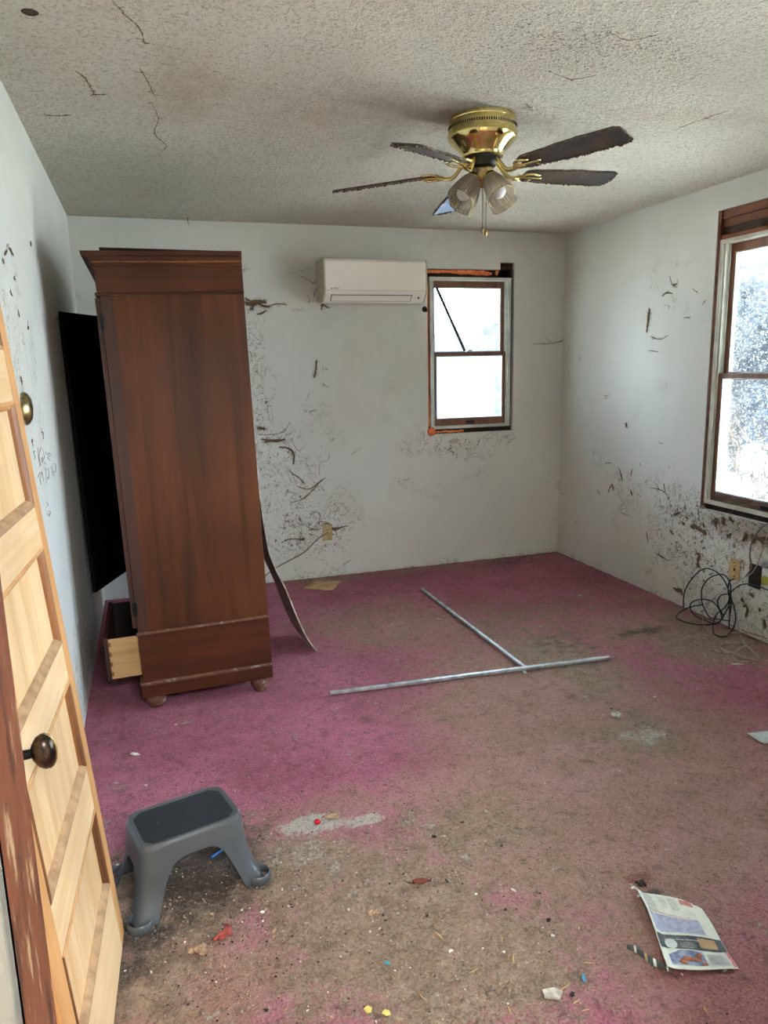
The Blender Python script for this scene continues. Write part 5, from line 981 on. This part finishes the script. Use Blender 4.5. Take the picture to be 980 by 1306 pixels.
# ------------------------------------------------------------------ outdoors
GZ = -.75
m = MB(); m.box(-30, 60, -30, 70, GZ - .1, GZ); o = obj('ground', m, M['ground']); tag(o, kind='structure')
hs = empty('neighbour_house', (18.46, 15.1, GZ)); tag(hs, 'blue clapboard house with a gable roof seen through the right window', 'house')
hs.rotation_euler = (0, 0, R(-10.4))
m = MB(); m.prism([(-3.8, 0), (3.8, 0), (3.8, 2.75), (0, 5.1), (-3.8, 2.75)], 0, 8, axis=1); obj('wall', m, M['siding'], hs)
m = MB()
for s_ in (-1, 1): m.prism([(s_ * 4.4, 2.40), (s_ * 4.4, 2.58), (0, 5.32), (0, 5.14)], -.5, 8.4, axis=1)
obj('roof', m, M['roofing'], hs)
m = MB()
for s_ in (-1, 1): m.prism([(s_ * 4.4, 2.22), (s_ * 4.4, 2.50), (0, 5.24), (0, 4.94)], -.56, -.50, axis=1)
obj('fascia', m, M['trim_ext'], hs)
m = MB(); m.box(-1.2, 1.2, -.04, 0, .9, 2.2); obj('window_frame', m, M['trim_ext'], hs)
sh_ = empty('garden_shed', (7.2, 9.9, GZ)); tag(sh_, 'blue sided building seen at the right side of the back window', 'building')
m = MB(); m.box(0, 3, 0, 3, 0, 2.75); obj('wall', m, M['siding'], sh_)
m = MB(); m.prism([(-.3, 2.7), (1.5, 3.2), (3.3, 2.7), (3.3, 2.6), (-.3, 2.6)], -.3, 3.3, axis=1); obj('roof', m, M['roofing'], sh_)
sh_.location = (4.42, 9.0, GZ); sh_.scale = (1, 1, 1)
def tree(name, x, y, h, rad, seed, label):
    rnd = random.Random(seed); e = empty(name, (x, y, GZ)); tag(e, label, 'tree')
    m = MB(); m.tube([(0, 0, 0), (.05, 0, h * .3), (0, .05, h * .6)], [.16, .12, .06], 8)
    for k in range(9): a_ = rnd.uniform(0, 6.28); z = rnd.uniform(.3, .6) * h; m.tube([(0, 0, z), (math.cos(a_) * rad * .4, math.sin(a_) * rad * .4, z + .5), (math.cos(a_) * rad * .8, math.sin(a_) * rad * .8, z + 1.1)], [.05, .03, .01], 5)
    obj('trunk', m, M['bark'], e)
    m = MB()
    for k in range(2600):
        a_ = rnd.uniform(0, 6.28); q = rad * rnd.random() ** .5; z = h * .62 + rnd.gauss(0, h * .17); s_ = rnd.uniform(.06, .14)
        p = Vector((math.cos(a_) * q, math.sin(a_) * q, z)); d = Vector((rnd.uniform(-1, 1), rnd.uniform(-1, 1), rnd.uniform(-1, 1))).normalized(); b = d.orthogonal().normalized()
        m.add([p - d * s_, p + b * s_ * .6, p + d * s_, p - b * s_ * .6], [(0, 1, 2, 3)])
    obj('foliage', m, M['foliage'], e)
tree('tree', 11.1, 11.9, 4.0, 1.1, 3, 'dark leafy tree outside the right window, in front of the house roof')
def shrub(x, y, seed, label):
    rnd = random.Random(seed); m = MB()
    for k in range(16):
        a_ = rnd.uniform(0, 6.28); p = Vector((rnd.uniform(-.2, .2), rnd.uniform(-.3, .3), 0)); d = Vector((math.cos(a_) * .3, math.sin(a_) * .3, 1)); path = [p.copy()]
        for i in range(9): d += Vector((rnd.uniform(-.16, .16), rnd.uniform(-.16, .16), 0)); p = p + d.normalized() * rnd.uniform(.16, .25); path.append(p.copy())
        m.cur = rnd.choice((0, 0, 1)); m.tube(path, [.015 * (1 - i / 11) for i in range(len(path))], 5)
        for i in range(2, 9):
            b = path[i]; dd = Vector((rnd.uniform(-1, 1), rnd.uniform(-1, 1), rnd.uniform(.2, .9))).normalized(); m.tube([b, b + dd * .18, b + dd * .30 + Vector((0, 0, .08))], [.008, .006, .003], 4)
    o = obj('bare_shrub', m, [M['bark'], M['twig_pale']], loc=(x, y, GZ)); tag(o, label, 'shrub', 'bare shrubs outside')
shrub(4.15, 4.35, 2, 'bare twiggy shrub close outside the right window, left clump')
shrub(6.1, 5.95, 5, 'bare twiggy shrub close outside the right window, right clump')
